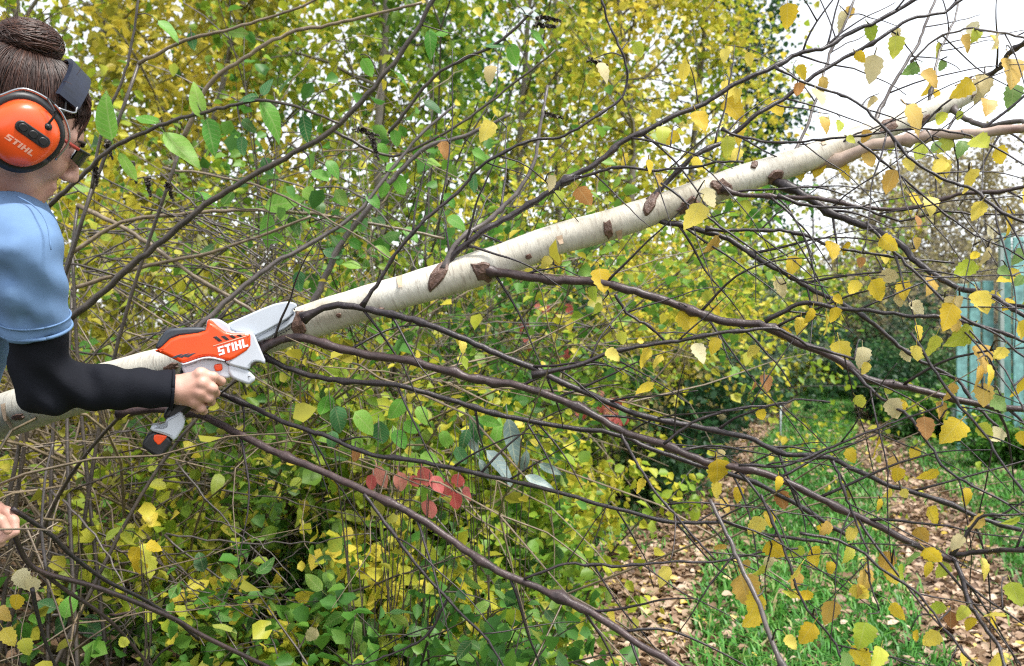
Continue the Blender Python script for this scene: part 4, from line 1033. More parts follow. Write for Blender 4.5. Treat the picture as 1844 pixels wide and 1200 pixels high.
leafy_plant('red_leaved_shoot', 'small red and brown leaved shoot under the white trunk', (1000, 860), 4.8,
            " ".join(f"{935 + 90 * RNG.random():.0f},{545 + 110 * RNG.random():.0f},{14 + 9 * RNG.random():.0f},{60 + 60 * RNG.random():.0f}" for _ in range(14)), 'ovate', ('red',), M_STEM_DARK, width=1.2)
leafy_plant('trefoil_weed', 'dark green three-lobed leaves at the bottom left', (130, 1230), 2.3, "100,1128,44,150 130,1130,48,80 165,1125,46,20 120,1095,40,-80 85,1090,36,200 60,1120,36,120", 'ovate', ('broad_dark', 'broad'), M_STEM_DARK, width=1.3)
leafy_plant('yellow_leaved_sprig', 'sprig of drooping yellow leaves in the dark lower left', (262, 1150), 2.0, "250,1015,44,95 268,1020,40,80 240,1000,34,120 262,995,34,60 275,985,26,20", 'birch', ('b_yellow', 'b_yellowgreen'), M_STEM_DARK)

# --- the branch held in the left hand, lying over the undergrowth
HB = [
 br(M_TWIG2, 10, 8, 1.34, 1.75, (-30, 925), (20, 955), (46, 1008), (83, 1033), (180, 1060), (308, 1112), (367, 1146), (490, 1205)),
 br(M_TWIG, 9, 6, 1.36, 1.70, (22, 916), (62, 942), (96, 967), (129, 1000), (192, 1046), (258, 1079), (317, 1117), (358, 1152)),
 br(M_TWIG2, 8, 5, 1.45, 1.65, (75, 1029), (117, 1062), (175, 1100), (217, 1137), (280, 1212)),
 br(M_STEM_GREY, 6, 4, 1.45, 1.50, (83, 1026), (75, 958), (77, 908), (83, 850), (95, 800)),
 br(M_TWIG, 8, 5, 1.48, 1.55, (58, 1060), (66, 1100), (80, 1150), (104, 1210)),
]
held = empty('held_branch', P(0, 945, 1.36), 'thin dark cut branch held low at the left edge', 'branch')
HBO = []
for j, b in enumerate(HB):
    pts = np.array([P(x, y, d) for (x, y), d in zip(b['px'], b['d'])]); rad = b['w'] * b['d'] / FPX / 2
    n = len(pts) * 5; q = catmull(np.c_[pts, rad], n)
    HBO.append((obj('stem' if j == 0 else 'twig', tube_mesh('stem' if j == 0 else 'twig', q[:, :3], q[:, 3], 7), b['mat'], held), q[:, :3]))
for x, y, s, c in ((40, 1045, 40, 'p'), (55, 1060, 34, 'p'), (25, 1090, 34, 'y'), (15, 1150, 36, 'y'), (45, 1170, 34, 'l'), (8, 1110, 30, 't'), (560, 1143, 30, 'p'), (215, 1165, 26, 'l')):
    d = 1.5 if x < 500 else 2.1
    ax = norm(np.array([RNG.normal(0, .6), 0, -1])); place_leaf(PROTO[('birch', COLK[c], int(RNG.integers(0, 3)))], P(x, y, d) - ax * .02, ax, norm(np.array([.2, -1, .4])), s / FPX * d * 1.1, held)

# ------------------------------------------------------------ grass, leaf litter
def grass_mesh(n, area, hgt, seed):
    rng = np.random.default_rng(seed)
    x = rng.uniform(area[0], area[1], n * 4); y = area[2] + (area[3] - area[2]) * rng.random(n * 4) ** 1.35
    o = path_off(x, y)
    prob = np.where(np.abs(o) < .44, 1.0, np.where(np.abs(np.abs(o) - .68) < .24, .06, np.where(np.abs(o) < 1.5, .75, .25)))
    patch = .5 + .5 * np.sin(x * 2.3 + 1.1 * y) * np.sin(1.9 * y - x) 
    prob = prob * np.where(np.abs(o) < .42, .75 + .25 * patch, .3 + .7 * patch)
    k = np.where(rng.random(n * 4) < prob)[0][:n]
    x, y = x[k], y[k]; n = len(x)
    h = hgt * (.5 + .9 * rng.random(n)); a = rng.random(n) * 6.283; le = .25 + .7 * rng.random(n)
    b = np.stack([x, y, gz(x, y)], -1)
    dr = np.stack([np.cos(a), np.sin(a), np.zeros(n)], -1); sd = np.stack([-np.sin(a), np.cos(a), np.zeros(n)], -1)
    w = (.0022 + .0022 * rng.random(n))[:, None] * (1 + y[:, None] * .10)
    up = np.array([0, 0, 1.0])
    m = b + dr * (h * le * .35)[:, None] + up * (h * .62)[:, None]; t = b + dr * (h * le)[:, None] + up * (h * (1 - .35 * le))[:, None]
    V = np.stack([b - sd * w, b + sd * w, m + sd * w * .8, m - sd * w * .8, t + sd * w * .15, t - sd * w * .15], 1).reshape(-1, 3)
    i = np.arange(n)[:, None] * 6
    F = np.stack([np.concatenate([i, i + 1, i + 2, i + 3], 1), np.concatenate([i + 3, i + 2, i + 4, i + 5], 1)], 1).reshape(-1, 4)
    tint = np.clip(rng.normal(.45, .2, n) + .12 * np.sin(x * 3.3) * np.sin(y * 2.7), 0, 1)
    me = mesh_np('grass', V, F, True); add_attr(me, 'tint', np.repeat(tint, 2))
    return me
LM['grass'] = leaf_mat('grass_blade', [(0, (.03, .10, .02)), (.45, (.07, .26, .035)), (.72, (.15, .36, .06)), (.88, (.36, .40, .13)), (1, (.50, .42, .22))], trans=.3)
g = obj('grass', grass_mesh(84000, (-1.0, 8.0, 2.2, 16.0), .08, 5), LM['grass'])
tag(g, 'short green grass between and beside the leafy wheel ruts', 'grass', kind='stuff')

def litter(n, seed, ymax, near_bias, wide):
    rng = np.random.default_rng(seed)
    y = 2.0 + (ymax - 2.0) * rng.random(n) ** near_bias
    cx = np.interp(y, PC[:, 1], PC[:, 0])
    o = np.where(rng.random(n) < .66, np.where(rng.random(n) < .6, -1, 1) * .68 + rng.normal(0, .17, n), rng.uniform(-wide, wide * .75, n))
    x = cx + o
    z = gz(x, y) + .014 + np.where(np.abs(np.abs(o) - .68) < .35, .022, .06) * rng.random(n)
    return np.stack([x, y, z], -1), rng
C, rng = litter(34000, 21, 15.0, 1.5, 4.5)
far = ~(in_view(C, -5) & (C[:, 1] < 4.6) & (np.abs(np.abs(path_off(C[:, 0], C[:, 1])) - .68) < .45))
near = np.where(~far)[0]; pick = near[np.argsort(C[near, 1])][:2400]; pick = rng.permutation(pick)[:300]
keep = np.ones(len(C), bool); keep[pick] = False
Cs = C[keep]; n = len(Cs)
a = rng.random(n) * 6.283
V, F, T_ = leaf_cloud(Cs, np.stack([np.cos(a), np.sin(a), rng.normal(0, .25, n)], -1), np.stack([rng.normal(0, .35, n), rng.normal(0, .35, n), np.ones(n)], -1), .018 + .045 * rng.random(n) ** 1.5, np.clip(rng.normal(.52, .27, n), 0, 1), .4)
me = mesh_np('leaf_litter', V, F); add_attr(me, 'tint', T_)
lit = obj('leaf_litter', me, LM['litter'], path); lit['kind'] = 'stuff'
for i in pick:
    an = rng.random() * 6.283
    place_leaf(PROTO[('litter', 'o_litter', int(rng.integers(0, 3)))], C[i] + np.array([0, 0, .006]), (math.cos(an), math.sin(an), rng.normal(0, .12)), (rng.normal(0, .3), rng.normal(0, .3), 1), .026 + .038 * rng.random(), path, 'fallen_leaf')
# fallen leaves under the shrubs
rng = np.random.default_rng(33); n = 26000
x = rng.uniform(-4, 6, n); y = 1.7 + 8 * rng.random(n) ** 1.4
a = rng.random(n) * 6.283
V, F, T_ = leaf_cloud(np.stack([x, y, gz(x, y) + .012 + .03 * rng.random(n)], -1), np.stack([np.cos(a), np.sin(a), rng.normal(0, .3, n)], -1), np.stack([rng.normal(0, .5, n), rng.normal(0, .5, n), np.ones(n)], -1), .025 + .03 * rng.random(n), np.clip(rng.normal(np.where(x < .2, .20, .42), .2, n), 0, 1), .42)
me = mesh_np('leaf_litter', V, F); add_attr(me, 'tint', T_)
lit = obj('leaf_litter', me, LM['litter'], ground); lit['kind'] = 'stuff'

# ------------------------------------------------------------ teal boards, metal stake
M_TEAL = plain('teal_paint', (.17, .36, .35), .55, nscale=14, namp=.45, bstr=.3)
M_TEALD = plain('teal_paint_dark', (.08, .22, .20), .6, nscale=14, namp=.4, bstr=.3)
M_GREYPOST = plain('grey_timber', (.30, .36, .34), .7, nscale=20, namp=.3, bstr=.4)
def box_mesh(name, lo, hi, bev=.004):
    bm = bmesh.new(); bmesh.ops.create_cube(bm, size=1)
    lo = Vector(lo); hi = Vector(hi)
    for v in bm.verts: v.co = Vector(((v.co.x + .5) * (hi.x - lo.x) + lo.x, (v.co.y + .5) * (hi.y - lo.y) + lo.y, (v.co.z + .5) * (hi.z - lo.z) + lo.z))
    if bev: bmesh.ops.bevel(bm, geom=list(bm.edges), offset=bev, segments=1, affect='EDGES')
    me = bpy.data.meshes.new(name); bm.to_mesh(me); bm.free()
    return me
fd = 8.0
fx0 = (1722 - 922) / FPX * fd
fz = float(gz(fx0 + .5, fd))
fence = empty('board_fence', (fx0, fd, fz), 'weathered teal vertical board screen among the bushes at right', 'fence')
top1 = CAM_H + (600 - 430) / FPX * fd
for i in range(12):
    x0 = fx0 + i * .125
    z1 = (top1 - .42 if i < 3 else top1 + .03) + RNG.normal(0, .02)
    gap = i in (3,)
    yo = .0 if i < 3 else -.06
    obj('board', box_mesh('board', (x0 + .004, fd + yo + RNG.normal(0, .004), fz - .02), (x0 + .104, fd + yo + .022, z1)), M_TEALD if gap else M_TEAL, fence)
for x0 in (fx0 + .355, fx0 + 1.1):
    obj('post', box_mesh('post', (x0, fd - .10, fz - .05), (x0 + .04, fd - .062, top1 + .02)), M_GREYPOST, fence)
for z in (.35, 1.15):
    obj('rail', box_mesh('rail', (fx0 - .02, fd + .03, fz + z), (fx0 + 1.52, fd + .07, fz + z + .08)), M_GREYPOST, fence)
sd = 7.6; sx = (1405 - 922) / FPX * sd; sz = float(gz(sx, sd))
M_STAKE = plain('galvanised', (.42, .47, .48), .45, metal=.6, nscale=40, namp=.2)
so = obj('metal_stake', tube_mesh('metal_stake', np.array([[sx, sd, sz - .05], [sx, sd, sz + .3], [sx + .004, sd, CAM_H - 122 / FPX * sd]]), [.011, .011, .010], 8), M_STAKE)
tag(so, 'thin grey metal stake standing in the grass left of the track', 'stake')

# ------------------------------------------------------------ soft bodies from distance fields
def surf(f, lo, hi, h, name, mats=None):
    """surface-nets mesh of f(p) = 0 inside a box"""
    lo = np.asarray(lo, float); hi = np.asarray(hi, float)
    n = np.ceil((hi - lo) / h).astype(int) + 1
    ax = [lo[i] + h * np.arange(n[i]) for i in range(3)]
    G = np.stack(np.meshgrid(*ax, indexing='ij'), -1).reshape(-1, 3)
    D = np.concatenate([f(G[i:i + 400000]) for i in range(0, len(G), 400000)]).reshape(n)
    s = D < 0
    c = [s[a:n[0] - 1 + a, b:n[1] - 1 + b, e:n[2] - 1 + e] for a in (0, 1) for b in (0, 1) for e in (0, 1)]
    cnt = sum(x.astype(np.int8) for x in c)
    act = (cnt > 0) & (cnt < 8)
    I = np.argwhere(act); idx = np.full(act.shape, -1, np.int64); idx[act] = np.arange(len(I))
    S = np.zeros((len(I), 3)); W = np.zeros(len(I))
    for d in range(3):
        o1, o2 = [k for k in range(3) if k != d]
        for u in (0, 1):
            for v in (0, 1):
                a = I.copy(); a[:, o1] += u; a[:, o2] += v; b = a.copy(); b[:, d] += 1
                da = D[tuple(a.T)]; db = D[tuple(b.T)]; x = (da < 0) != (db < 0)
                t = np.where(x, da / np.where(x, da - db, 1), 0)
                p = a.astype(float); p[:, d] += t
                S[x] += p[x]; W[x] += 1
    V = lo + h * S / W[:, None]
    Fs = []
    for d in range(3):
        o1, o2 = (d + 1) % 3, (d + 2) % 3
        a = s; sl0 = [slice(None)] * 3; sl1 = [slice(None)] * 3
        sl0[d] = slice(0, -1); sl1[d] = slice(1, None)
        A, B = s[tuple(sl0)], s[tuple(sl1)]
        E = np.argwhere(A != B)
        E = E[(E[:, o1] > 0) & (E[:, o2] > 0) & (E[:, o1] < n[o1] - 1) & (E[:, o2] < n[o2] - 1)]
        flip = A[tuple(E.T)]
        q = []
        for u, v in ((-1, -1), (0, -1), (0, 0), (-1, 0)):
            e = E.copy(); e[:, o1] += u; e[:, o2] += v; q.append(idx[tuple(e.T)])
        q = np.stack(q, -1); q[~flip] = q[~flip][:, ::-1]
        Fs.append(q)
    F = np.vstack(Fs); F = F[(F >= 0).all(1)]
    return V, F

def cap(p, a, b, ra, rb):
    a = np.asarray(a, float); b = np.asarray(b, float); ab = b - a
    t = np.clip((p - a) @ ab / (ab @ ab + 1e-12), 0, 1)
    return np.linalg.norm(p - a - t[:, None] * ab, axis=1) - (ra + (rb - ra) * t)
def ell(p, c, R, r):
    """ellipsoid, axes are the columns of R"""
    q = (p - c) @ R; r = np.asarray(r, float)
    k0 = np.linalg.norm(q / r, axis=1); k1 = np.linalg.norm(q / (r * r), axis=1) + 1e-9
    return k0 * (k0 - 1) / k1
def smin(a, b, k):
    h = np.clip(.5 + .5 * (b - a) / k, 0, 1)
    return b + (a - b) * h - k * h * (1 - h)
def smax(a, b, k): return -smin(-a, -b, k)
def union(ds, k):
    d = ds[0]
    for e in ds[1:]: d = smin(d, e, k)
    return d

# ------------------------------------------------------------ the person
TH, PS, RO = math.radians(26.7), math.radians(48.3), math.radians(-17.3)      # head pitched down, turned away, tilted
HC = P(38.6, 211, 1.38)
hf = np.array([math.cos(TH) * math.cos(PS), math.cos(TH) * math.sin(PS), -math.sin(TH)])
hs = norm(np.cross(hf, [0, 0, 1])); hu = np.cross(hs, hf)
hs, hu = hs * math.cos(RO) + hu * math.sin(RO), hu * math.cos(RO) - hs * math.sin(RO)
HR = np.stack([hf, hs, hu], -1)                       # head axes: forward, her right, up
def H(f, s, u): return HC + hf * f + hs * s + hu * u

sh_r = P(44, 458, 1.29); el_r = P(82, 694, 1.38); wr_r = P(322, 702, 1.46)
neck = P(-6, 372, 1.42); sh_l = P(-10, 420, 1.62); el_l = np.array([-1.06, 1.56, 1.02]); wr_l = P(-42, 935, 1.40)
pelvis = np.array([-1.15, 1.52, .90]); chest = neck * .62 + pelvis * .38 + np.array([.01, 0, 0]); belly = neck * .22 + pelvis * .78 + np.array([.03, 0, 0])
fwd = norm(np.array([.9, .25, -.2]))

def head_sdf(p):
    q = (p - HC) @ HR
    I3 = np.eye(3)
    d = ell(q, np.array([-.010, 0, .020]), I3, (.094, .074, .082))
    d = smin(d, ell(q, np.array([.034, 0, -.036]), I3, (.058, .058, .080)), .03)
    for s in (-1, 1):
        d = smin(d, cap(q, (.0, s * .052, -.05), (.07, s * .014, -.103), .022, .017), .02)
        d = smin(d, cap(q, (.078, s * .012, .016), (.066, s * .044, .012), .013, .010), .012)
        d = smin(d, cap(q, (.062, s * .036, -.036), (.05, s * .045, -.03), .026, .022), .02)
        d = smax(d, -(np.linalg.norm(q - np.array([.098, s * .031, -.008]), axis=1) - .014), .012)
        d = smin(d, np.linalg.norm(q - np.array([.076, s * .031, -.007]), axis=1) - .0125, .003)
        d = smin(d, np.linalg.norm(q - np.array([.100, s * .0115, -.046]), axis=1) - .0075, .006)
        d = smin(d, ell(q, np.array([-.012, s * .076, -.012]), I3, (.018, .007, .030)), .006)
    d = smin(d, cap(q, (.088, 0, .004), (.112, 0, -.040), .0075, .0105), .012)
    d = smin(d, np.linalg.norm(q - np.array([.080, 0, -.104]), axis=1) - .016, .014)
    d = smin(d, ell(q, np.array([.085, 0, -.078]), I3, (.016, .022, .022)), .012)
    d = smin(d, cap(q, (.094, -.017, -.0715), (.094, .017, -.0715), .0052, .0052), .005)
    d = smin(d, cap(q, (.092, -.014, -.083), (.092, .014, -.083), .0058, .0058), .005)
    d = smax(d, -cap(q, (.1035, -.022, -.0772), (.1035, .022, -.0772), .0022, .0022), .003)
    nb = (neck - HC) @ HR
    d = smin(d, cap(q, (-.03, 0, -.06), nb, .053, .056), .03)
    return d

def hand_sdf(p, W, K, prm):
    """palm and five fingers; W wrist, K dict of joint chains"""
    d = cap(p, W, (W + K['palm']) / 2, prm[0], prm[0] * 1.1)
    for ch in K['meta']:
        d = smin(d, cap(p, W * .8 + ch * .2, ch, prm[1], prm[2]), .012)
    for ch in K['fingers']:
        e = None
        for i in range(len(ch) - 1):
            r0 = prm[3] * (1 - .10 * i) * ch[0][3]; r1 = prm[3] * (1 - .10 * (i + 1)) * ch[0][3]
            c = cap(p, ch[i][:3], ch[i + 1][:3], r0, r1); e = c if e is None else smin(e, c, .004)
        d = smin(d, e, .0055)
    for i, ch in enumerate(K['meta']):
        nn = norm(np.array([0, -1.0, .15]))
        d = smin(d, cap(p, W * .6 + ch * .4 + nn * prm[1] * .80, ch + nn * prm[2] * .75, .0022, .0034), .006)
        d = smin(d, np.linalg.norm(p - (ch + nn * prm[2] * .45), axis=1) - .0085, .006)
    return d

# right hand closed round the saw handle, back of the hand to the camera
def hp(px, py, dd): return np.append(P(px, py, 1.47 + dd), 1.0)
def sc4(v, s): v = v.copy(); v[3] = s; return v
RH = dict(palm=P(350, 698, 1.468), meta=[P(362, 674, 1.456), P(366, 691, 1.452), P(362, 708, 1.453), P(352, 724, 1.459)],
 fingers=[
  [sc4(hp(362, 674, -.014), 1.05), hp(384, 679, -.010), hp(398, 687, .012), hp(394, 690, .034)],
  [sc4(hp(366, 692, -.018), 1.05), hp(383, 700, -.015), hp(388, 708, .010), hp(374, 709, .040), hp(356, 706, .046)],
  [sc4(hp(362, 709, -.017), 1.0), hp(376, 717, -.013), hp(380, 724, .012), hp(366, 724, .040), hp(350, 720, .046)],
  [sc4(hp(352, 725, -.011), .88), hp(363, 736, -.008), hp(367, 741, .014), hp(356, 740, .036), hp(342, 735, .042)],
  [sc4(hp(328, 684, .010), 1.15), hp(345, 676, .040), hp(366, 680, .054), hp(384, 690, .052)]])
LH = dict(palm=P(-20, 935, 1.39), meta=[P(-8, 915, 1.375), P(-2, 930, 1.370), P(-4, 946, 1.372), P(-10, 960, 1.378)],
 fingers=[
  [np.append(P(-8, 915, 1.375), 1.05), np.append(P(12, 922, 1.368), 1), np.append(P(25, 938, 1.362), 1), np.append(P(28, 958, 1.355), 1)],
  [np.append(P(-2, 930, 1.370), 1.05), np.append(P(14, 944, 1.360), 1), np.append(P(16, 962, 1.352), 1), np.append(P(2, 972, 1.345), 1)],
  [np.append(P(-4, 946, 1.372), 1.0), np.append(P(6, 962, 1.362), 1), np.append(P(0, 978, 1.352), 1), np.append(P(-12, 980, 1.345), 1)],
  [np.append(P(-10, 960, 1.378), .88), np.append(P(-4, 974, 1.368), 1), np.append(P(-12, 986, 1.36), 1), np.append(P(-22, 984, 1.352), 1)],
  [np.append(P(-34, 915, 1.38), 1.15), np.append(P(-18, 925, 1.345), 1), np.append(P(2, 938, 1.335), 1), np.append(P(14, 955, 1.335), 1)]])
HPRM = (.023, .0145, .0115, .0088)
def rhand(p): return smin(hand_sdf(p, wr_r + np.array([.006, 0, 0]), RH, HPRM), cap(p, el_r * .3 + wr_r * .7, wr_r + np.array([.008, 0, 0]), .027, .0225), .012)
def lhand(p): return smin(hand_sdf(p, wr_l, LH, HPRM), cap(p, el_l * .3 + wr_l * .7, wr_l, .027, .0225), .012)

def limb_arms(p, k=0.0):
    d = cap(p, sh_r * .48 + el_r * .52, el_r, .038 + k, .041 + k)
    d = smin(d, cap(p, el_r, wr_r, .0385 + k, .0265 + k), .02)
    e = smin(cap(p, sh_l * .58 + el_l * .42, el_l, .040 + k, .041 + k), cap(p, el_l, wr_l, .040 + k, .027 + k), .02)
    return d, e
TX = np.stack([fwd, norm(sh_r - sh_l), norm(np.cross(fwd, norm(sh_r - sh_l)))], -1)
def torso(p, k=0.0):
    ax = norm(neck - pelvis); sd = norm(sh_r - sh_l); sd = norm(sd - ax * np.dot(sd, ax)); fw = np.cross(ax, sd)
    R = np.stack([fw, sd, ax], -1)
    d = ell(p, chest + (neck - chest) * .25, R, (.105 + k, .165 + k, .20 + k))
    d = smin(d, ell(p, belly, R, (.098 + k, .145 + k, .20 + k)), .06)
    d = smin(d, cap(p, sh_l * .8 + neck * .2, sh_r * .8 + neck * .2, .052 + k, .052 + k), .05)
    return d
def legs(p, k=0.0):
    R = np.eye(3)
    d = ell(p, pelvis, R, (.12 + k, .17 + k, .13 + k))
    for s, kx, ax_ in ((-1, -1.06, -1.12), (1, -1.12, -1.24)):
        hip = pelvis + np.array([0, s * .09, -.04]); kn = np.array([kx, 1.52 + s * .13, .49]); an = np.array([ax_, 1.52 + s * .15, .09])
        d = smin(d, cap(p, hip, kn, .088 + k, .058 + k), .04); d = smin(d, cap(p, kn, an, .056 + k, .038 + k), .02)
    return d

def joined(parts, name):
    V = []; F = []; n = 0
    for v, f in parts: V.append(v); F.append(f + n); n += len(v)
    return mesh_np(name, np.vstack(V), np.vstack(F), True)

def skin_mat():
    m, t, b = nt('skin')
    tc = t.nodes.new('ShaderNodeTexCoord')
    n = noise(t, 18, 4, .6, tc.outputs['Object']); n2 = noise(t, 260, 3, .6, tc.outputs['Object'])
    r = ramp(t, [(.3, (.42, .21, .155)), (.55, (.55, .315, .24)), (.75, (.61, .38, .31))])
    t.links.new(n.outputs[0], r.inputs['Fac']); t.links.new(r.outputs[0], b.inputs['Base Color'])
    b.inputs['Roughness'].default_value = .48
    b.inputs['Subsurface Weight'].default_value = 0.0
    bump(t, b, n2.outputs[0], .25, .0012)
    return m
M_SKIN = skin_mat()
def cloth_mat(name, col, nscale=9, amp=.12, weave=420, bstr=.35, rough=.85):
    m, t, b = nt(name)
    tc = t.nodes.new('ShaderNodeTexCoord')
    n = noise(t, nscale, 4, .6, tc.outputs['Object']); w = noise(t, weave, 2, .6, tc.outputs['Object'])
    r = ramp(t, [(.3, tuple(c * (1 - amp) for c in col)), (.7, tuple(min(1, c * (1 + amp)) for c in col))])
    t.links.new(n.outputs[0], r.inputs['Fac']); t.links.new(r.outputs[0], b.inputs['Base Color'])
    b.inputs['Roughness'].default_value = rough; b.inputs['Specular IOR Level'].default_value = .25
    bump(t, b, w.outputs[0], bstr, .0015)
    return m
M_SHIRT = cloth_mat('blue_cotton', (.125, .215, .37), amp=.16, weave=900, bstr=.12)
M_NAVY = cloth_mat('navy_knit', (.0045, .0055, .010), amp=.3)
M_JEANS = cloth_mat('denim', (.05, .08, .16))
M_BOOT = cloth_mat('boot_leather', (.05, .035, .025), rough=.55)

person = empty('person', (-1.15, 1.52, float(gz(-1.15, 1.52))), 'person with brown bun, blue t-shirt and dark long sleeve cutting the birch', 'person')
parts = [surf(head_sdf, HC - .19, HC + np.array([.15, .17, .17]), .0032, 'head'),
         surf(rhand, P(285, 640, 1.50) - np.array([.0, .09, .115]), P(412, 640, 1.50) + np.array([.015, .07, .012]), .0021, 'hand'),
         surf(lhand, np.array([-1.0, 1.28, .74]), np.array([-.76, 1.50, .96]), .0024, 'hand'),
         surf(lambda p: smin(torso(p, -.012), legs(p, -.012), .05), np.array([-1.5, 1.15, .05]), np.array([-.60, 1.95, 1.50]), .016, 'trunk')]
body = obj('body', joined(parts, 'body'), M_SKIN, person)

def wr_noise(p, s, dirs):
    d = 0
    for a, f, ph in dirs: d = d + np.sin(p @ np.asarray(a, float) * f + ph + 1.2 * np.sin(p @ np.array([3.1, 2.2, -4.0]) * 2.1))
    return d * s
ua = norm(el_r - sh_r)
hem_c = sh_r + ua * (np.linalg.norm(el_r - sh_r) * .56)
def shirt(p):
    d = torso(p, .012)
    slv = cap(p, sh_r, sh_r + (el_r - sh_r) * .62, .050, .0505)
    slv2 = cap(p, sh_l, sh_l + (el_l - sh_l) * .62, .060, .062)
    slv = smax(slv, (p - hem_c) @ ua, .004); slv2 = smax(slv2, (p - (sh_l + (el_l - sh_l) * .56)) @ norm(el_l - sh_l), .004)
    d = smin(smin(d, slv, .018), slv2, .03)
    d = d + wr_noise(p, .0009, (((1, .2, .6), 62, 0), ((.3, -.8, 1), 48, 1.3), ((-.6, .3, 1), 85, 2.1))) + .0065 * np.sin((p - sh_r) @ np.array([.62, .1, .95]) * 95 + 1.5 * np.sin(p @ np.array([9, 4, 3.0]) * 2)) * np.exp(-np.linalg.norm(p - (sh_r + np.array([-.03, .0, -.07])), axis=1) ** 2 / .006)
    for (a, b, c_, e_, amp, w) in ((6, 425, 48, 566, -.007, .007), (34, 470, 82, 578, -.006, .006), (22, 448, 66, 572, .006, .006), (96, 384, 58, 352, -.004, .006), (8, 505, 30, 585, .006, .006), (112, 430, 122, 540, -.003, .008), (70, 420, 106, 560, .004, .008)):
        d = d - amp * np.exp(-(cap(p, P(a, b, 1.245), P(c_, e_, 1.285), 0, 0) / w) ** 2 / 2 * .5)
    ax = norm(neck - pelvis)
    d = smax(d, (p - pelvis) @ -ax - .06, .004)                      # shirt tail
    q = (p - HC) @ HR
    nb = (neck - HC) @ HR; na = norm(nb - np.array([-.03, 0, -.06]))
    d = smax(d, -cap(p, neck + norm(neck - H(-.03, 0, -.06)) * .03, H(-.03, 0, -.06), .058, .064), .006)      # neck opening
    return d
V, F = surf(shirt, np.array([-1.5, 1.12, .74]), np.array([-.58, 1.95, 1.50]), .0065, 'shirt')
shirt_o = obj('t_shirt', mesh_np('t_shirt', V, F, True), M_SHIRT, person)
def ring(name, c, ax, r, tr, mat, parent, sq=1.0, n=40):
    ax = norm(ax); a = rand_perp(ax, np.random.default_rng(3)); b = np.cross(ax, a)
    t = np.linspace(0, 2 * math.pi, n); pts = c + r * (np.cos(t)[:, None] * a + np.sin(t)[:, None] * b * sq)
    return obj(name, tube_mesh(name, pts, np.full(n, tr), 6), mat, parent)
ring('hem', hem_c - ua * .004, ua, .0500, .0030, M_SHIRT, shirt_o)
ring('hem_seam', hem_c - ua * .022, ua, .0510, .0016, M_SHIRT, shirt_o)
obj('shoulder_seam', tube_mesh('shoulder_seam', catmull([P(28, 352, 1.31), P(62, 372, 1.285), P(84, 402, 1.262), P(92, 450, 1.246)], 14), np.full(14, .0012), 5), M_SHIRT, shirt_o)
ring('collar', neck + norm(HC - neck) * .022, norm(neck - H(-.03, 0, -.06)), .066, .006, M_SHIRT, shirt_o)
cuff_r = el_r + (wr_r - el_r) * .965
def sleeves(p):
    a, b = limb_arms(p, .004)
    a = a + wr_noise(p, .0011, (((1, 0, .3), 150, 0), ((1, .4, -.5), 110, 1), ((.2, .5, 1), 120, 2))) + .0055 * np.sin((p - el_r) @ norm(np.array([1, .2, .8])) * 130) * np.exp(-((p - el_r - np.array([.02, -.01, .02])) ** 2).sum(1) / .006)
    wa = norm(wr_r - el_r); a = smax(a, (p - cuff_r) @ wa, .003)
    wb = norm(wr_l - el_l); b = smax(b, (p - (el_l + (wr_l - el_l) * .9)) @ wb, .003)
    return np.minimum(a, b)
V, F = surf(sleeves, np.array([-1.18, 1.16, .78]), np.array([-.48, 1.80, 1.40]), .0055, 'sleeve')
sl = obj('sleeve', mesh_np('sleeve', V, F, True), M_NAVY, person)
ring('cuff', cuff_r - norm(wr_r - el_r) * .003, wr_r - el_r, .0325, .0028, M_NAVY, sl)
V, F = surf(lambda p: smax(legs(p, .004) + wr_noise(p, .002, (((1, 0, .3), 40, 0), ((.2, .5, 1), 60, 2))), (p[:, 2] * -1 + .11), .003), np.array([-1.46, 1.15, .05]), np.array([-.88, 1.9, 1.06]), .013, 'jeans')
obj('jeans', mesh_np('jeans', V, F, True), M_JEANS, person)
def boot(c):
    z = float(gz(c[0], c[1]))
    f = lambda p: smax(smin(cap(p, np.array([c[0], c[1], z + .14]), np.array([c[0] - .01, c[1], z + .05]), .052, .050), cap(p, np.array([c[0] - .02, c[1], z + .04]), np.array([c[0] + .15, c[1] + .02, z + .035]), .045, .042), .03), z - p[:, 2], .004)
    return surf(f, np.array([c[0] - .1, c[1] - .09, z - .02]), np.array([c[0] + .22, c[1] + .11, z + .22]), .009, 'boot')
for c in ((-1.12, 1.37), (-1.24, 1.67)):
    v, f = boot(c); obj('boot', mesh_np('boot', v, f, True), M_BOOT, person)

# eyes, brows
M_EYE = plain('eye_white', (.75, .72, .70), .2); M_DARKH = plain('brow_hair', (.035, .02, .014), .7)
for s in (-1, 1):
    bm = bmesh.new(); bmesh.ops.create_uvsphere(bm, u_segments=14, v_segments=10, radius=.0118)
    me = bpy.data.meshes.new('eye'); bm.to_mesh(me); bm.free(); me.transform(Matrix.Translation(Vector(H(.0785, s * .031, -.0075))))
    e = obj('eye', me, M_EYE, person)
    obj('eyebrow', tube_mesh('eyebrow', np.array([H(.094, s * .016, .012), H(.090, s * .032, .018), H(.076, s * .048, .014)]), [.003, .003, .0015], 5), M_DARKH, person)
    obj('lip', tube_mesh('lip', np.array([H(.0945, -.018, -.0755 + s * .004), H(.1005, 0, -.0765 + s * .006), H(.0945, .018, -.0755 + s * .004)]), [.0012, .0032, .0012], 6), plain('lip_skin', (.50, .19, .17), .45), person)

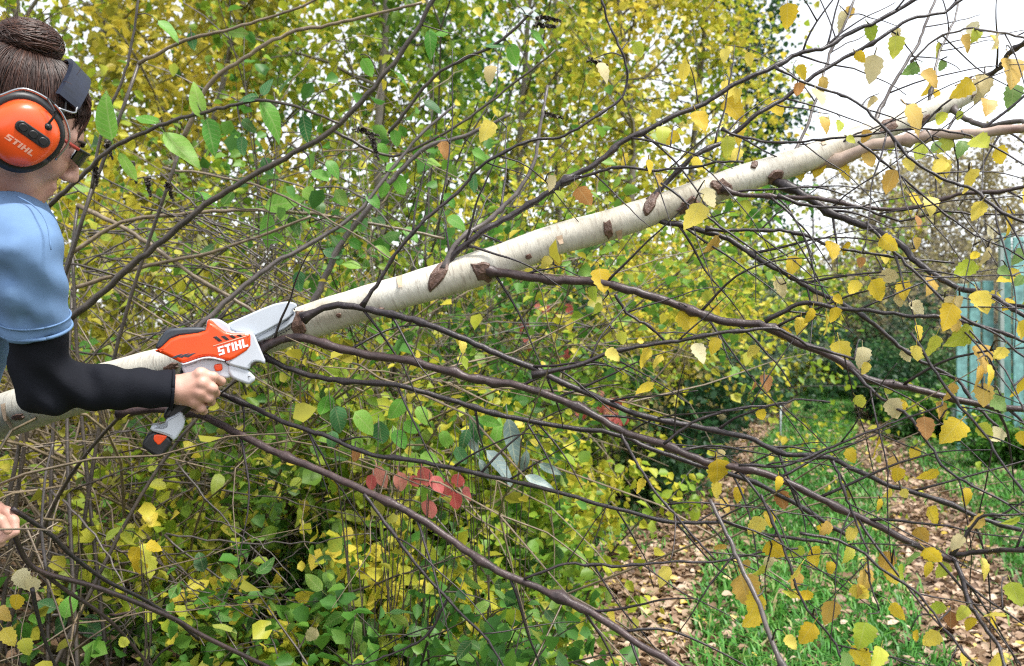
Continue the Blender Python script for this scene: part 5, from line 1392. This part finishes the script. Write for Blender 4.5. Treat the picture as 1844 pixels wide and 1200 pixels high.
# hair
def hair_mat():
    m, t, b = nt('brown_hair')
    a = t.nodes.new('ShaderNodeAttribute'); a.attribute_name = 'tint'
    r = ramp(t, [(0, (.012, .006, .004)), (.6, (.040, .018, .013)), (1, (.12, .055, .036))])
    t.links.new(a.outputs['Fac'], r.inputs['Fac']); t.links.new(r.outputs[0], b.inputs['Base Color'])
    b.inputs['Roughness'].default_value = .42; b.inputs['Specular IOR Level'].default_value = .4
    return m
M_HAIR = hair_mat()
BUN = np.array([-.050, 0, .108])
def hair_sdf(p):
    q = (p - HC) @ HR
    d = ell(q, np.array([-.010, 0, .022]), np.eye(3), (.097, .079, .083))
    line = np.where(q[:, 0] > 0, -.012 + 1.0 * q[:, 0], -.026 + .45 * q[:, 0])
    d = smax(d, (line - q[:, 2]) * .7, .008)
    bn = np.array([-.42, 0, .907]); R = np.stack([np.array([.907, 0, .42]), np.array([0, 1, 0]), bn], -1)
    return smin(d, ell(q, BUN, R, (.045, .044, .032)), .008)
V, F = surf(hair_sdf, HC - .16, HC + np.array([.15, .15, .19]), .0045, 'hair')
me = mesh_np('hair', V, F, True); add_attr(me, 'tint', np.full(len(F), .25))
hair = obj('hair', me, M_HAIR, person)
rng = np.random.default_rng(8); acc = Acc()
def on_skull(v, lift): # direction from skull middle -> head coordinates on the hair surface
    v = norm(v); r = np.array([.098, .080, .084]) + lift
    return v * (1.0 / np.sqrt(((v / r) ** 2).sum(-1, keepdims=True))) + np.array([-.010, 0, .022])
tb = norm(BUN - np.array([-.010, 0, .022]))
for i in range(1900):
    a = rng.random() * 2 * math.pi
    c, s = math.cos(a), math.sin(a)
    fr = (.5 + .5 * c)
    st = norm(np.array([c, s * .95, -.45 + .95 * fr ** 1.4 + rng.normal(0, .03)]))
    w = np.linspace(0, 1, 9)[:, None]
    v = st * (1 - w) + tb * w + np.array([0, 0, 1]) * .08 * np.sin(w * math.pi) + rng.normal(0, .03, 3) * np.sin(w * math.pi)
    q = on_skull(v, rng.uniform(-.001, .004) + .003 * np.sin(w * math.pi))
    acc.tube(HC + q @ HR.T, np.linspace(.0008, .0007, 9), 3, tint=np.clip(rng.normal(.5, .22), 0, 1))
bn = norm(np.array([-.42, 0, .907])); ba = np.array([.907, 0, .42]); bb = np.array([0, 1.0, 0])
for i in range(1000):                                     # twisted bun
    a0 = rng.random() * 6.283; tilt = rng.normal(0, .75); L = .8 + 1.6 * rng.random(); ph0 = rng.uniform(-.5, 1.25)
    t = np.linspace(0, L, 9); ph = np.clip(ph0 + tilt * np.sin(t * 1.5 + a0), -.7, 1.45)
    rr = 1.0 + rng.uniform(-.02, .07)
    q = BUN + rr * (np.cos(ph)[:, None] * (np.cos(a0 + t)[:, None] * ba * .047 + np.sin(a0 + t)[:, None] * bb * .046) + np.sin(ph)[:, None] * bn * .034)
    acc.tube(HC + q @ HR.T, np.full(9, .0009), 3, tint=np.clip(rng.normal(.55, .25), 0, 1))
for i in range(260):                                     # front hair swept from the crown down to the temple
    sd_ = rng.uniform(-.05, .066); a = on_skull(np.array([.02, sd_ * .6, .085]), .004); b = on_skull(np.array([.07, sd_ * .9, .062]), .005 + .004 * rng.random())
    e = on_skull(np.array([.085, sd_ * 1.1, .018 + rng.normal(0, .010)]), rng.uniform(-.004, .001))
    acc.tube(HC + catmull([a, b, e], 9) @ HR.T, np.linspace(.0009, .0004, 9), 3, tint=np.clip(rng.normal(.55, .2), 0, 1))
for i in range(26):
    a = on_skull(np.array([.05, .05 + .01 * rng.random(), .075]), .006); b = on_skull(np.array([.088, .05, .045]), .010); e = on_skull(np.array([.095, .058, -.02 + rng.normal(0, .012)]), .004 + .004 * rng.random())
    acc.tube(HC + catmull([a, b, e], 9) @ HR.T, np.full(9, .0006), 3, tint=np.clip(rng.normal(.7, .2), 0, 1))
for i in range(150):                                     # flyaways
    if i < 90:
        v = norm(rng.normal(0, 1, 3) + bn * .7); a = BUN + v * np.array([.046, .046, .034]); e = a + v * rng.uniform(.008, .026) + rng.normal(0, .012, 3)
    else:
        v = norm(np.array([rng.uniform(-1, .8), rng.normal(0, .7), rng.uniform(.1, 1)])); a = on_skull(v, .002); e = a + v * rng.uniform(.006, .016) + rng.normal(0, .02, 3)
    acc.tube(HC + catmull([a, (a + e) / 2 + rng.normal(0, .004, 3) + v * .004, e], 7) @ HR.T, np.linspace(.0005, .0003, 7), 3, tint=np.clip(rng.normal(.7, .2), 0, 1))
ho = obj('hair_strand', acc.mesh('hair_strand'), M_HAIR, hair); ho['kind'] = 'stuff'

# ------------------------------------------------------------ lettering cut from plain polygons (unit height, slab italics)
GL = {   # strokes as four-cornered pieces
 'S': [[(0, 0), (.78, 0), (.78, .2), (0, .2)], [(.5, .2), (.78, .2), (.78, .4), (.5, .4)], [(0, .4), (.78, .4), (.78, .6), (0, .6)], [(0, .6), (.28, .6), (.28, .8), (0, .8)], [(0, .8), (.78, .8), (.78, 1), (0, 1)]],
 'T': [[(.26, 0), (.54, 0), (.54, .76), (.26, .76)], [(0, .76), (.80, .76), (.80, 1), (0, 1)]],
 'I': [[(0, 0), (.28, 0), (.28, 1), (0, 1)]],
 'H': [[(0, 0), (.28, 0), (.28, 1), (0, 1)], [(.28, .40), (.56, .40), (.56, .62), (.28, .62)], [(.56, 0), (.84, 0), (.84, 1), (.56, 1)]],
 'L': [[(0, 0), (.28, 0), (.28, 1), (0, 1)], [(.28, 0), (.74, 0), (.74, .24), (.28, .24)]],
}
ADV = dict(S=.92, T=.92, I=.42, H=.98, L=.80)
def lettering(text, o, ux, uy, nrm, height, depth, mat, parent, slant=.18, stretch=1.15, conform=None):
    ux, uy, nrm = norm(ux), norm(uy), norm(nrm); x = 0
    for ch in text:
        V = []; F = []; m = 5
        for q in GL[ch]:
            q = np.array(q, float)
            for lift in (0, 1):
                b0 = len(V)
                for i in range(m):
                    for j in range(m):
                        u, v = i / (m - 1), j / (m - 1)
                        a, b = (q[0] * (1 - u) + q[1] * u) * (1 - v) + (q[3] * (1 - u) + q[2] * u) * v
                        w = o + ux * height * stretch * (x + a + slant * b) + uy * height * b
                        if conform is not None: w = conform(w)
                        V.append(w + nrm * depth * lift)
                for i in range(m - 1):
                    for j in range(m - 1):
                        f = (b0 + i * m + j, b0 + (i + 1) * m + j, b0 + (i + 1) * m + j + 1, b0 + i * m + j + 1); F.append(f if lift else f[::-1])
        me = bpy.data.meshes.new('letter'); me.from_pydata([tuple(v) for v in V], [], F); me.update()
        obj('letter', me, mat, parent)
        x += ADV[ch]

# ------------------------------------------------------------ ear defenders
M_ORANGE = plain('orange_plastic', (.80, .085, .012), .32, spec=.5, nscale=30, namp=.08, coat=.15)
M_BLACK = plain('black_plastic', (.012, .012, .014), .45, nscale=60, namp=.4)
M_BANDBLUE = plain('band_padding', (.008, .013, .030), .5, nscale=50, namp=.3)
M_WIRE = plain('steel_wire', (.35, .36, .38), .3, metal=.9, nscale=20, namp=.1)
M_LOGO = plain('pale_print', (.85, .42, .30), .4, nscale=30, namp=.05)
ears = empty('ear_defenders', H(-.012, .09, -.012), 'orange ear defenders with black cushions worn over the hair', 'ear defenders')
def cup(side):
    c = H(-.004, side * .087, -.024); n = hs * side
    # cup axes in its own plane: long axis tilted with the head
    uy = norm(hu * .96 + hf * .28); ux = np.cross(uy, n) * side
    V = []; F = []; m = 40
    def rim(a, k):  # rounded D outline
        return np.array([.047 * math.copysign(abs(math.cos(a)) ** .86, math.cos(a)), .050 * math.copysign(abs(math.sin(a)) ** .86, math.sin(a))]) * k
    prof = [(1.0, .0), (1.0, .012), (.97, .022), (.90, .031), (.76, .038), (.55, .042), (.3, .044)]
    for k, z in prof:
        for i in range(m):
            r = rim(2 * math.pi * i / m, k); V.append(c + ux * r[0] + uy * r[1] + n * z)
    for j in range(len(prof) - 1):
        for i in range(m): F.append((j * m + i, j * m + (i + 1) % m, (j + 1) * m + (i + 1) % m, (j + 1) * m + i))
    V.append(c + n * .0445); V.append(c)
    for i in range(m):
        F.append(((len(prof) - 1) * m + i, (len(prof) - 1) * m + (i + 1) % m, len(V) - 2)); F.append(((i + 1) % m, i, len(V) - 1))
    me = bpy.data.meshes.new('ear_cup'); me.from_pydata([tuple(v) for v in V], [], F); me.polygons.foreach_set('use_smooth', np.ones(len(F), bool)); me.update()
    co = obj('ear_cup', me, M_ORANGE, ears)
    pts = np.array([c + ux * rim(t, 1.0)[0] * 1.04 + uy * rim(t, 1.0)[1] * 1.04 - n * .004 for t in np.linspace(0, 2 * math.pi, 41)])
    obj('cushion', tube_mesh('cushion', pts, np.full(41, .0095), 8), M_BLACK, ears)
    return co, c, n, ux, uy
co, c, n, ux, uy = cup(1)
def cz(a, b):  # height of the cup face
    k = math.hypot(a / .047, b / .050)
    return float(np.interp(k, [0, .3, .55, .76, .9, .97, 1.0], [.0445, .044, .042, .038, .031, .022, .012]))
# image axes on the cup plane, so that the slot and the print run down to the right as in the picture
ix = norm(np.array([1, 0, 0]) - n * n[0]); iz = np.cross(n, ix); iz *= np.sign(iz[2])
sd = norm(ix * .72 - iz * .69); su = norm(ix * .69 + iz * .72)
def slot_mesh(o, L, w, z0, z1, name):
    V = []; F = []; m = 24
    for z, k in ((z0, 1.0), (z1, .95), (z1 + .001, .8)):
        for i in range(m):
            t = 2 * math.pi * i / m; ex = L / 2 - w / 2
            a = (ex if math.cos(t) >= 0 else -ex) + w / 2 * math.cos(t) * k; b = w / 2 * math.sin(t) * k
            V.append(o + sd * a + su * b + n * z)
    for j in range(2):
        for i in range(m): F.append((j * m + i, j * m + (i + 1) % m, (j + 1) * m + (i + 1) % m, (j + 1) * m + i))
    F.append(tuple(range(2 * m, 3 * m)))
    me = bpy.data.meshes.new(name); me.from_pydata([tuple(v) for v in V], [], F); me.update()
    return me
sc_ = P(50, 243, 1.30); sc_ = c + (sc_ - c) - n * np.dot(sc_ - c, n)
obj('slot_pad', slot_mesh(sc_ + su * .004, .054, .019, .035, .0455, 'slot_pad'), M_BLACK, co)
for kx in (-.016, 0, .016): obj('slot_rib', slot_mesh(sc_ + su * .004 + sd * kx, .013, .012, .045, .0478, 'slot_rib'), M_BLACK, co)
def conf(p):
    w = p - c; a, b = np.dot(w, ux), np.dot(w, uy); return c + ux * a + uy * b + n * (cz(a, b) + .0002)
lettering('STIHL', sc_ - su * .0245 - sd * .026, sd, su, n, .0088, .0006, M_LOGO, co, slant=.1, stretch=1.25, conform=conf)
cup(-1)
# steel wires from the cup up to the band, band over the crown
def head_pts(l): return np.array([H(*p) for p in l])
obj('wire', tube_mesh('wire', catmull([c + n * .040 + ix * .030 + iz * .012, c + n * .044 + ix * .043 + iz * .030, c + n * .030 + ix * .040 + iz * .050, H(.026, .090, .038), H(.022, .084, .056)], 22), np.full(22, .0019), 6), M_BLACK, ears)
obj('wire', tube_mesh('wire', catmull([c + n * .012 + ux * -.060 + uy * .010, c + n * .016 + ux * -.046 + uy * .048, c + n * .018 + uy * .064, c + n * .016 + ux * .044 + uy * .046, c + n * .010 + ux * .058 + uy * .008], 30), np.full(30, .0020), 6), M_WIRE, ears)
obj('wire', tube_mesh('wire', catmull([c + n * .018 + uy * .064, c + n * .012 + ux * .02 + uy * .078, H(.040, .083, .056), H(.040, .066, .080)], 16), np.full(16, .0017), 6), M_WIRE, ears)
kn = c + n * .038 + ix * .031 + iz * .010
bm = bmesh.new(); bmesh.ops.create_icosphere(bm, subdivisions=2, radius=.0065); me = bpy.data.meshes.new('knob'); bm.to_mesh(me); bm.free(); me.transform(Matrix.Translation(Vector(kn))); obj('knob', me, M_BLACK, co)
V = []; F = []; m = 26
for i in range(m):
    t = -1.2 + 2.4 * i / (m - 1)
    ctr = np.array([.022, .0, .020]) + np.array([.004 * math.cos(t), .088 * math.sin(t), .093 * math.cos(t)])
    on = norm(np.array([.25, .096 * math.sin(t) * 10, .106 * math.cos(t) * 10]))
    wd = norm(np.cross(on, np.array([0, math.cos(t), -math.sin(t)])))
    for a, b in ((-.021, 0), (.021, 0), (.019, .007), (-.019, .007)): V.append(H(*(ctr + wd * a + on * b)))
for i in range(m - 1):
    for j in range(4): F.append((i * 4 + j, i * 4 + (j + 1) % 4, i * 4 + 4 + (j + 1) % 4, i * 4 + 4 + j))
F += [(3, 2, 1, 0), tuple(range(4 * m - 4, 4 * m))]
me = bpy.data.meshes.new('headband'); me.from_pydata([tuple(v) for v in V], [], F); me.update()
obj('headband', me, M_BANDBLUE, ears)

# safety glasses
M_LENS = plain('dark_lens', (.01, .011, .018), .08, spec=.6)
M_REDARM = plain('red_temple', (.42, .05, .04), .35)
specs = empty('safety_glasses', H(.10, 0, -.01), 'dark wraparound glasses with red side arm on the face', 'glasses')
for s in (-1, 1):
    V = []; F = []; nu, nv = 9, 6
    for layer in (0, .0022):
        for i in range(nu):
            for j in range(nv):
                t = i / (nu - 1); w = j / (nv - 1); y = s * (.008 + .058 * t); x = .108 - .030 * t ** 2.2 + layer
                top = .006 - .004 * t; bot = -.027 + .010 * t + .006 * (1 - t) ** 2; V.append(H(x, y, top + (bot - top) * w))
    for L in (0, 1):
        b = L * nu * nv
        for i in range(nu - 1):
            for j in range(nv - 1):
                q = (b + i * nv + j, b + i * nv + j + 1, b + (i + 1) * nv + j + 1, b + (i + 1) * nv + j); F.append(q if L else q[::-1])
    me = bpy.data.meshes.new('lens'); me.from_pydata([tuple(v) for v in V], [], F); me.polygons.foreach_set('use_smooth', np.ones(len(F), bool)); me.update()
    obj('lens', me, M_LENS, specs)
    rim = [H(.110 - .030 * t ** 2.2, s * (.008 + .058 * t), .007 - .004 * t) for t in np.linspace(0, 1, 8)]
    obj('frame', tube_mesh('frame', np.array(rim), np.full(8, .0024), 6), M_BLACK, specs)
    obj('temple', tube_mesh('temple', head_pts([(.080, s * .067, .002), (.055, s * .076, .002), (.0, s * .080, .004), (-.03, s * .080, -.004)]), [.0030, .0028, .0025, .002], 6), M_REDARM, specs)
obj('bridge', tube_mesh('bridge', head_pts([(.109, -.009, .004), (.111, 0, .006), (.109, .009, .004)]), np.full(3, .0024), 6), M_BLACK, specs)

# ------------------------------------------------------------ the hand-held pruning saw
YAW = math.radians(20)
S0 = P(355, 690, 1.50)
sx_ = np.array([math.cos(YAW), math.sin(YAW), 0]); sn = np.array([math.sin(YAW), -math.cos(YAW), 0])   # along the saw, towards the camera
def SP(zx, zy, off=0.0):
    """point of the saw's middle plane seen at a place of the 3.75x close-up, then moved by off towards the camera side"""
    px, py = 220 + zx / 3.75, 520 + zy / 3.75
    r = P(px, py, 1.0) - np.array([0, 0, CAM_H]); o = np.array([0, 0, CAM_H])
    t = np.dot(S0 - o, sn) / np.dot(r, sn)
    return o + r * t + sn * off
def inset(pl, d):
    p = np.asarray(pl, float); a = np.roll(p, 1, 0); b = np.roll(p, -1, 0)
    e1 = norm(p - a); e2 = norm(b - p); n1 = np.stack([-e1[:, 1], e1[:, 0]], -1); n2 = np.stack([-e2[:, 1], e2[:, 0]], -1)
    nn = norm(n1 + n2); k = np.clip(1 / np.clip((nn * n1).sum(1), .45, 1), 1, 2)[:, None]
    area = .5 * np.sum(p[:, 0] * b[:, 1] - b[:, 0] * p[:, 1])
    return p + nn * k * d * (1 if area > 0 else -1)
def soften(pl, it=1):
    p = np.asarray(pl, float)
    for _ in range(it):
        b = np.roll(p, -1, 0); p = np.stack([p * .8 + b * .2, p * .2 + b * .8], 1).reshape(-1, 2)
    return p
def puff(name, poly, t0, t1, rnd, mat, parent, soft=1, both=True):
    """moulded shell: outline in close-up pixels, thickness from t0 to t1, edges rounded over rnd (metres)"""
    p = soften(poly, soft); m = len(p); zpx = 3.75 * FPX / 1.5
    th = np.linspace(0, math.pi / 2, 5)
    lay = [(rnd * (1 - math.sin(a)), t1 - rnd * (1 - math.cos(a)) if False else t1 - rnd + rnd * math.cos(a)) for a in th]   # from top inwards to the side
    prof = lay + ([(i, t0 + (t1 - z)) for i, z in reversed(lay)] if both else [(0, t0)])
    V = []; F = []
    for ins, z in prof:
        q = inset(p, ins * zpx)
        V += [SP(a, b, z) for a, b in q]
    for j in range(len(prof) - 1):
        for i in range(m): F.append((j * m + i, j * m + (i + 1) % m, (j + 1) * m + (i + 1) % m, (j + 1) * m + i))
    F.append(tuple(range(m))[::-1]); F.append(tuple(range((len(prof) - 1) * m, len(prof) * m)))
    bm = bmesh.new(); vs = [bm.verts.new(Vector(v)) for v in V]
    for f in F:
        try: bm.faces.new([vs[i] for i in f])
        except ValueError: pass
    ng = [f for f in bm.faces if len(f.verts) > 4]; bmesh.ops.triangulate(bm, faces=ng)
    bmesh.ops.recalc_face_normals(bm, faces=list(bm.faces))
    for f in bm.faces: f.smooth = len(f.verts) == 4
    me = bpy.data.meshes.new(name); bm.to_mesh(me); bm.free()
    return obj(name, me, mat, parent)

M_WHITE = plain('white_plastic', (.50, .53, .59), .38, nscale=25, namp=.06)
M_GUARD = plain('guard_plastic', (.46, .50, .56), .35, nscale=25, namp=.05)
M_BAR = plain('bar_steel', (.42, .46, .52), .35, metal=.7, nscale=60, namp=.15)
M_CHAIN = plain('chain_steel', (.03, .03, .035), .4, metal=.5, nscale=80, namp=.3)
M_DKGREY = plain('dark_grey_plastic', (.035, .042, .055), .5, nscale=60, namp=.15)
M_SAWORANGE = plain('saw_orange', (.82, .075, .010), .35, nscale=30, namp=.06, coat=.1)
M_LETTER = plain('white_print', (.85, .85, .85), .4, nscale=30, namp=.03)
saw = empty('pruning_saw', SP(450, 700), 'orange and white cordless hand-held pruning saw held against the birch trunk', 'saw')
puff('housing', [(218, 418), (262, 402), (345, 322), (560, 292), (575, 240), (588, 226), (640, 250), (705, 300), (850, 298), (866, 310), (866, 402), (735, 488), (690, 482), (600, 460), (540, 462), (420, 502), (398, 498), (300, 448)], -.030, .030, .006, M_SAWORANGE, saw)
puff('top_cover', [(228, 404), (236, 372), (290, 290), (332, 268), (450, 262), (572, 262), (576, 300), (345, 330), (262, 412)], -.026, .0265, .005, M_DKGREY, saw)
puff('bar_cover', [(566, 262), (572, 215), (600, 205), (655, 206), (722, 248), (735, 300), (700, 318), (610, 318), (575, 290)], -.024, .0235, .004, M_WHITE, saw)
puff('fin', [(568, 250), (576, 216), (594, 208), (612, 222), (640, 250), (700, 300), (600, 306), (572, 290)], .018, .0275, .004, M_SAWORANGE, saw)
puff('front_cover', [(700, 300), (845, 292), (884, 300), (905, 350), (974, 510), (908, 488), (868, 500), (856, 548), (735, 518), (690, 492), (735, 470)], -.027, .0275, .004, M_WHITE, saw)
puff('branch_guard', [(712, 520), (735, 508), (800, 528), (850, 548), (904, 604), (856, 648), (790, 625), (735, 600), (712, 560)], -.012, .0235, .005, M_WHITE, saw)
puff('handle_neck', [(395, 520), (440, 505), (540, 466), (680, 478), (722, 520), (738, 556), (735, 596), (700, 606), (640, 590), (540, 620), (430, 600)], -.020, .020, .0045, M_WHITE, saw, 2)
puff('trim', [(392, 500), (420, 502), (540, 460), (600, 456), (692, 478), (690, 490), (600, 470), (540, 474), (425, 514)], -.031, .0312, .002, M_WHITE, saw)
tr_o = puff('trigger_lock', [(615, 512), (672, 500), (678, 548), (628, 558)], .012, .0235, .003, M_SAWORANGE, saw)
puff('trigger', [(560, 590), (660, 585), (668, 640), (620, 690), (570, 680)], -.010, .010, .005, M_BLACK, saw)
puff('grip', [(395, 505), (480, 505), (560, 560), (575, 640), (540, 720), (480, 800), (425, 850), (330, 905), (270, 860), (330, 760), (380, 650)], -.017, .017, .010, M_BLACK, saw, 2)
puff('handle_foot', [(300, 872), (350, 850), (405, 815), (432, 905), (356, 1026), (316, 988), (188, 948), (206, 912), (292, 926)], -.024, .024, .0045, M_WHITE, saw)
bat = puff('battery', [(192, 950), (316, 985), (346, 1030), (268, 1142), (200, 1110), (128, 1052)], -.022, .022, .006, M_BLACK, saw)
puff('battery_latch', [(222, 972), (306, 985), (300, 1002), (252, 1052), (214, 1012)], .016, .0238, .002, M_SAWORANGE, bat)
# guide bar with chain under a hinged guard
bar = puff('guide_bar', [(720, 300), (1000, 160), (1110, 130), (1150, 140), (1172, 175), (1140, 250), (930, 362), (880, 340)], -.0025, .0025, .001, M_BAR, saw)
link_p = catmull([(*p, 0) for p in [(880, 362), (935, 376), (1040, 322), (1142, 262), (1182, 195), (1172, 150), (1148, 128)]], 46)[:, :2]
for a, b in zip(link_p[:-1:2], link_p[2::2]):
    mid = (a + b) / 2; dv = norm(b - a) * 5.0; nv = np.array([-dv[1], dv[0]]) * .8
    puff('chain_link', [mid - dv - nv, mid + dv - nv, mid + dv * .6 + nv, mid - dv * .8 + nv], -.004, .004, .0008, M_CHAIN, bar, 0)
gd = puff('bar_guard', [(708, 250), (722, 232), (1000, 110), (1110, 86), (1168, 100), (1180, 124), (1146, 146), (1138, 182), (1100, 214), (900, 322), (870, 306), (740, 290)], .0035, .0150, .003, M_GUARD, saw)
puff('guard_lip', [(900, 334), (1104, 222), (1150, 182), (1158, 150), (1170, 170), (1150, 236), (935, 352)], .0030, .0085, .0015, M_GUARD, saw)
# vents and print
for i in range(4):
    x = 612 + i * 52; y = 322 - i * 4
    puff('vent', [(x, y + 4), (x + 24, y - 2), (x + 62 - i * 6, y + 30 - i * 6), (x + 40 - i * 4, y + 36 - i * 6)], .0275, .0308, .0005, M_BLACK, saw, 0)
for i in range(3):
    x = 335 + i * 42; y = 462 - i * 3
    puff('vent', [(x, y), (x + 48, y - 20), (x + 82, y - 26), (x + 30, y + 6)], .0275, .0306, .0005, M_DKGREY, saw, 0)
puff('accent_line', [(612, 384), (830, 318), (832, 323), (614, 389)], .029, .0308, .0003, M_LOGO, saw, 0)
o = SP(652, 450, .0300); ex = SP(846, 388, .0300)
lettering('STIHL', o, ex - o, np.cross(sn, norm(ex - o)) * np.sign(np.cross(sn, norm(ex - o))[2]), sn, .0147, .0008, M_LETTER, saw, slant=.16, stretch=.88)
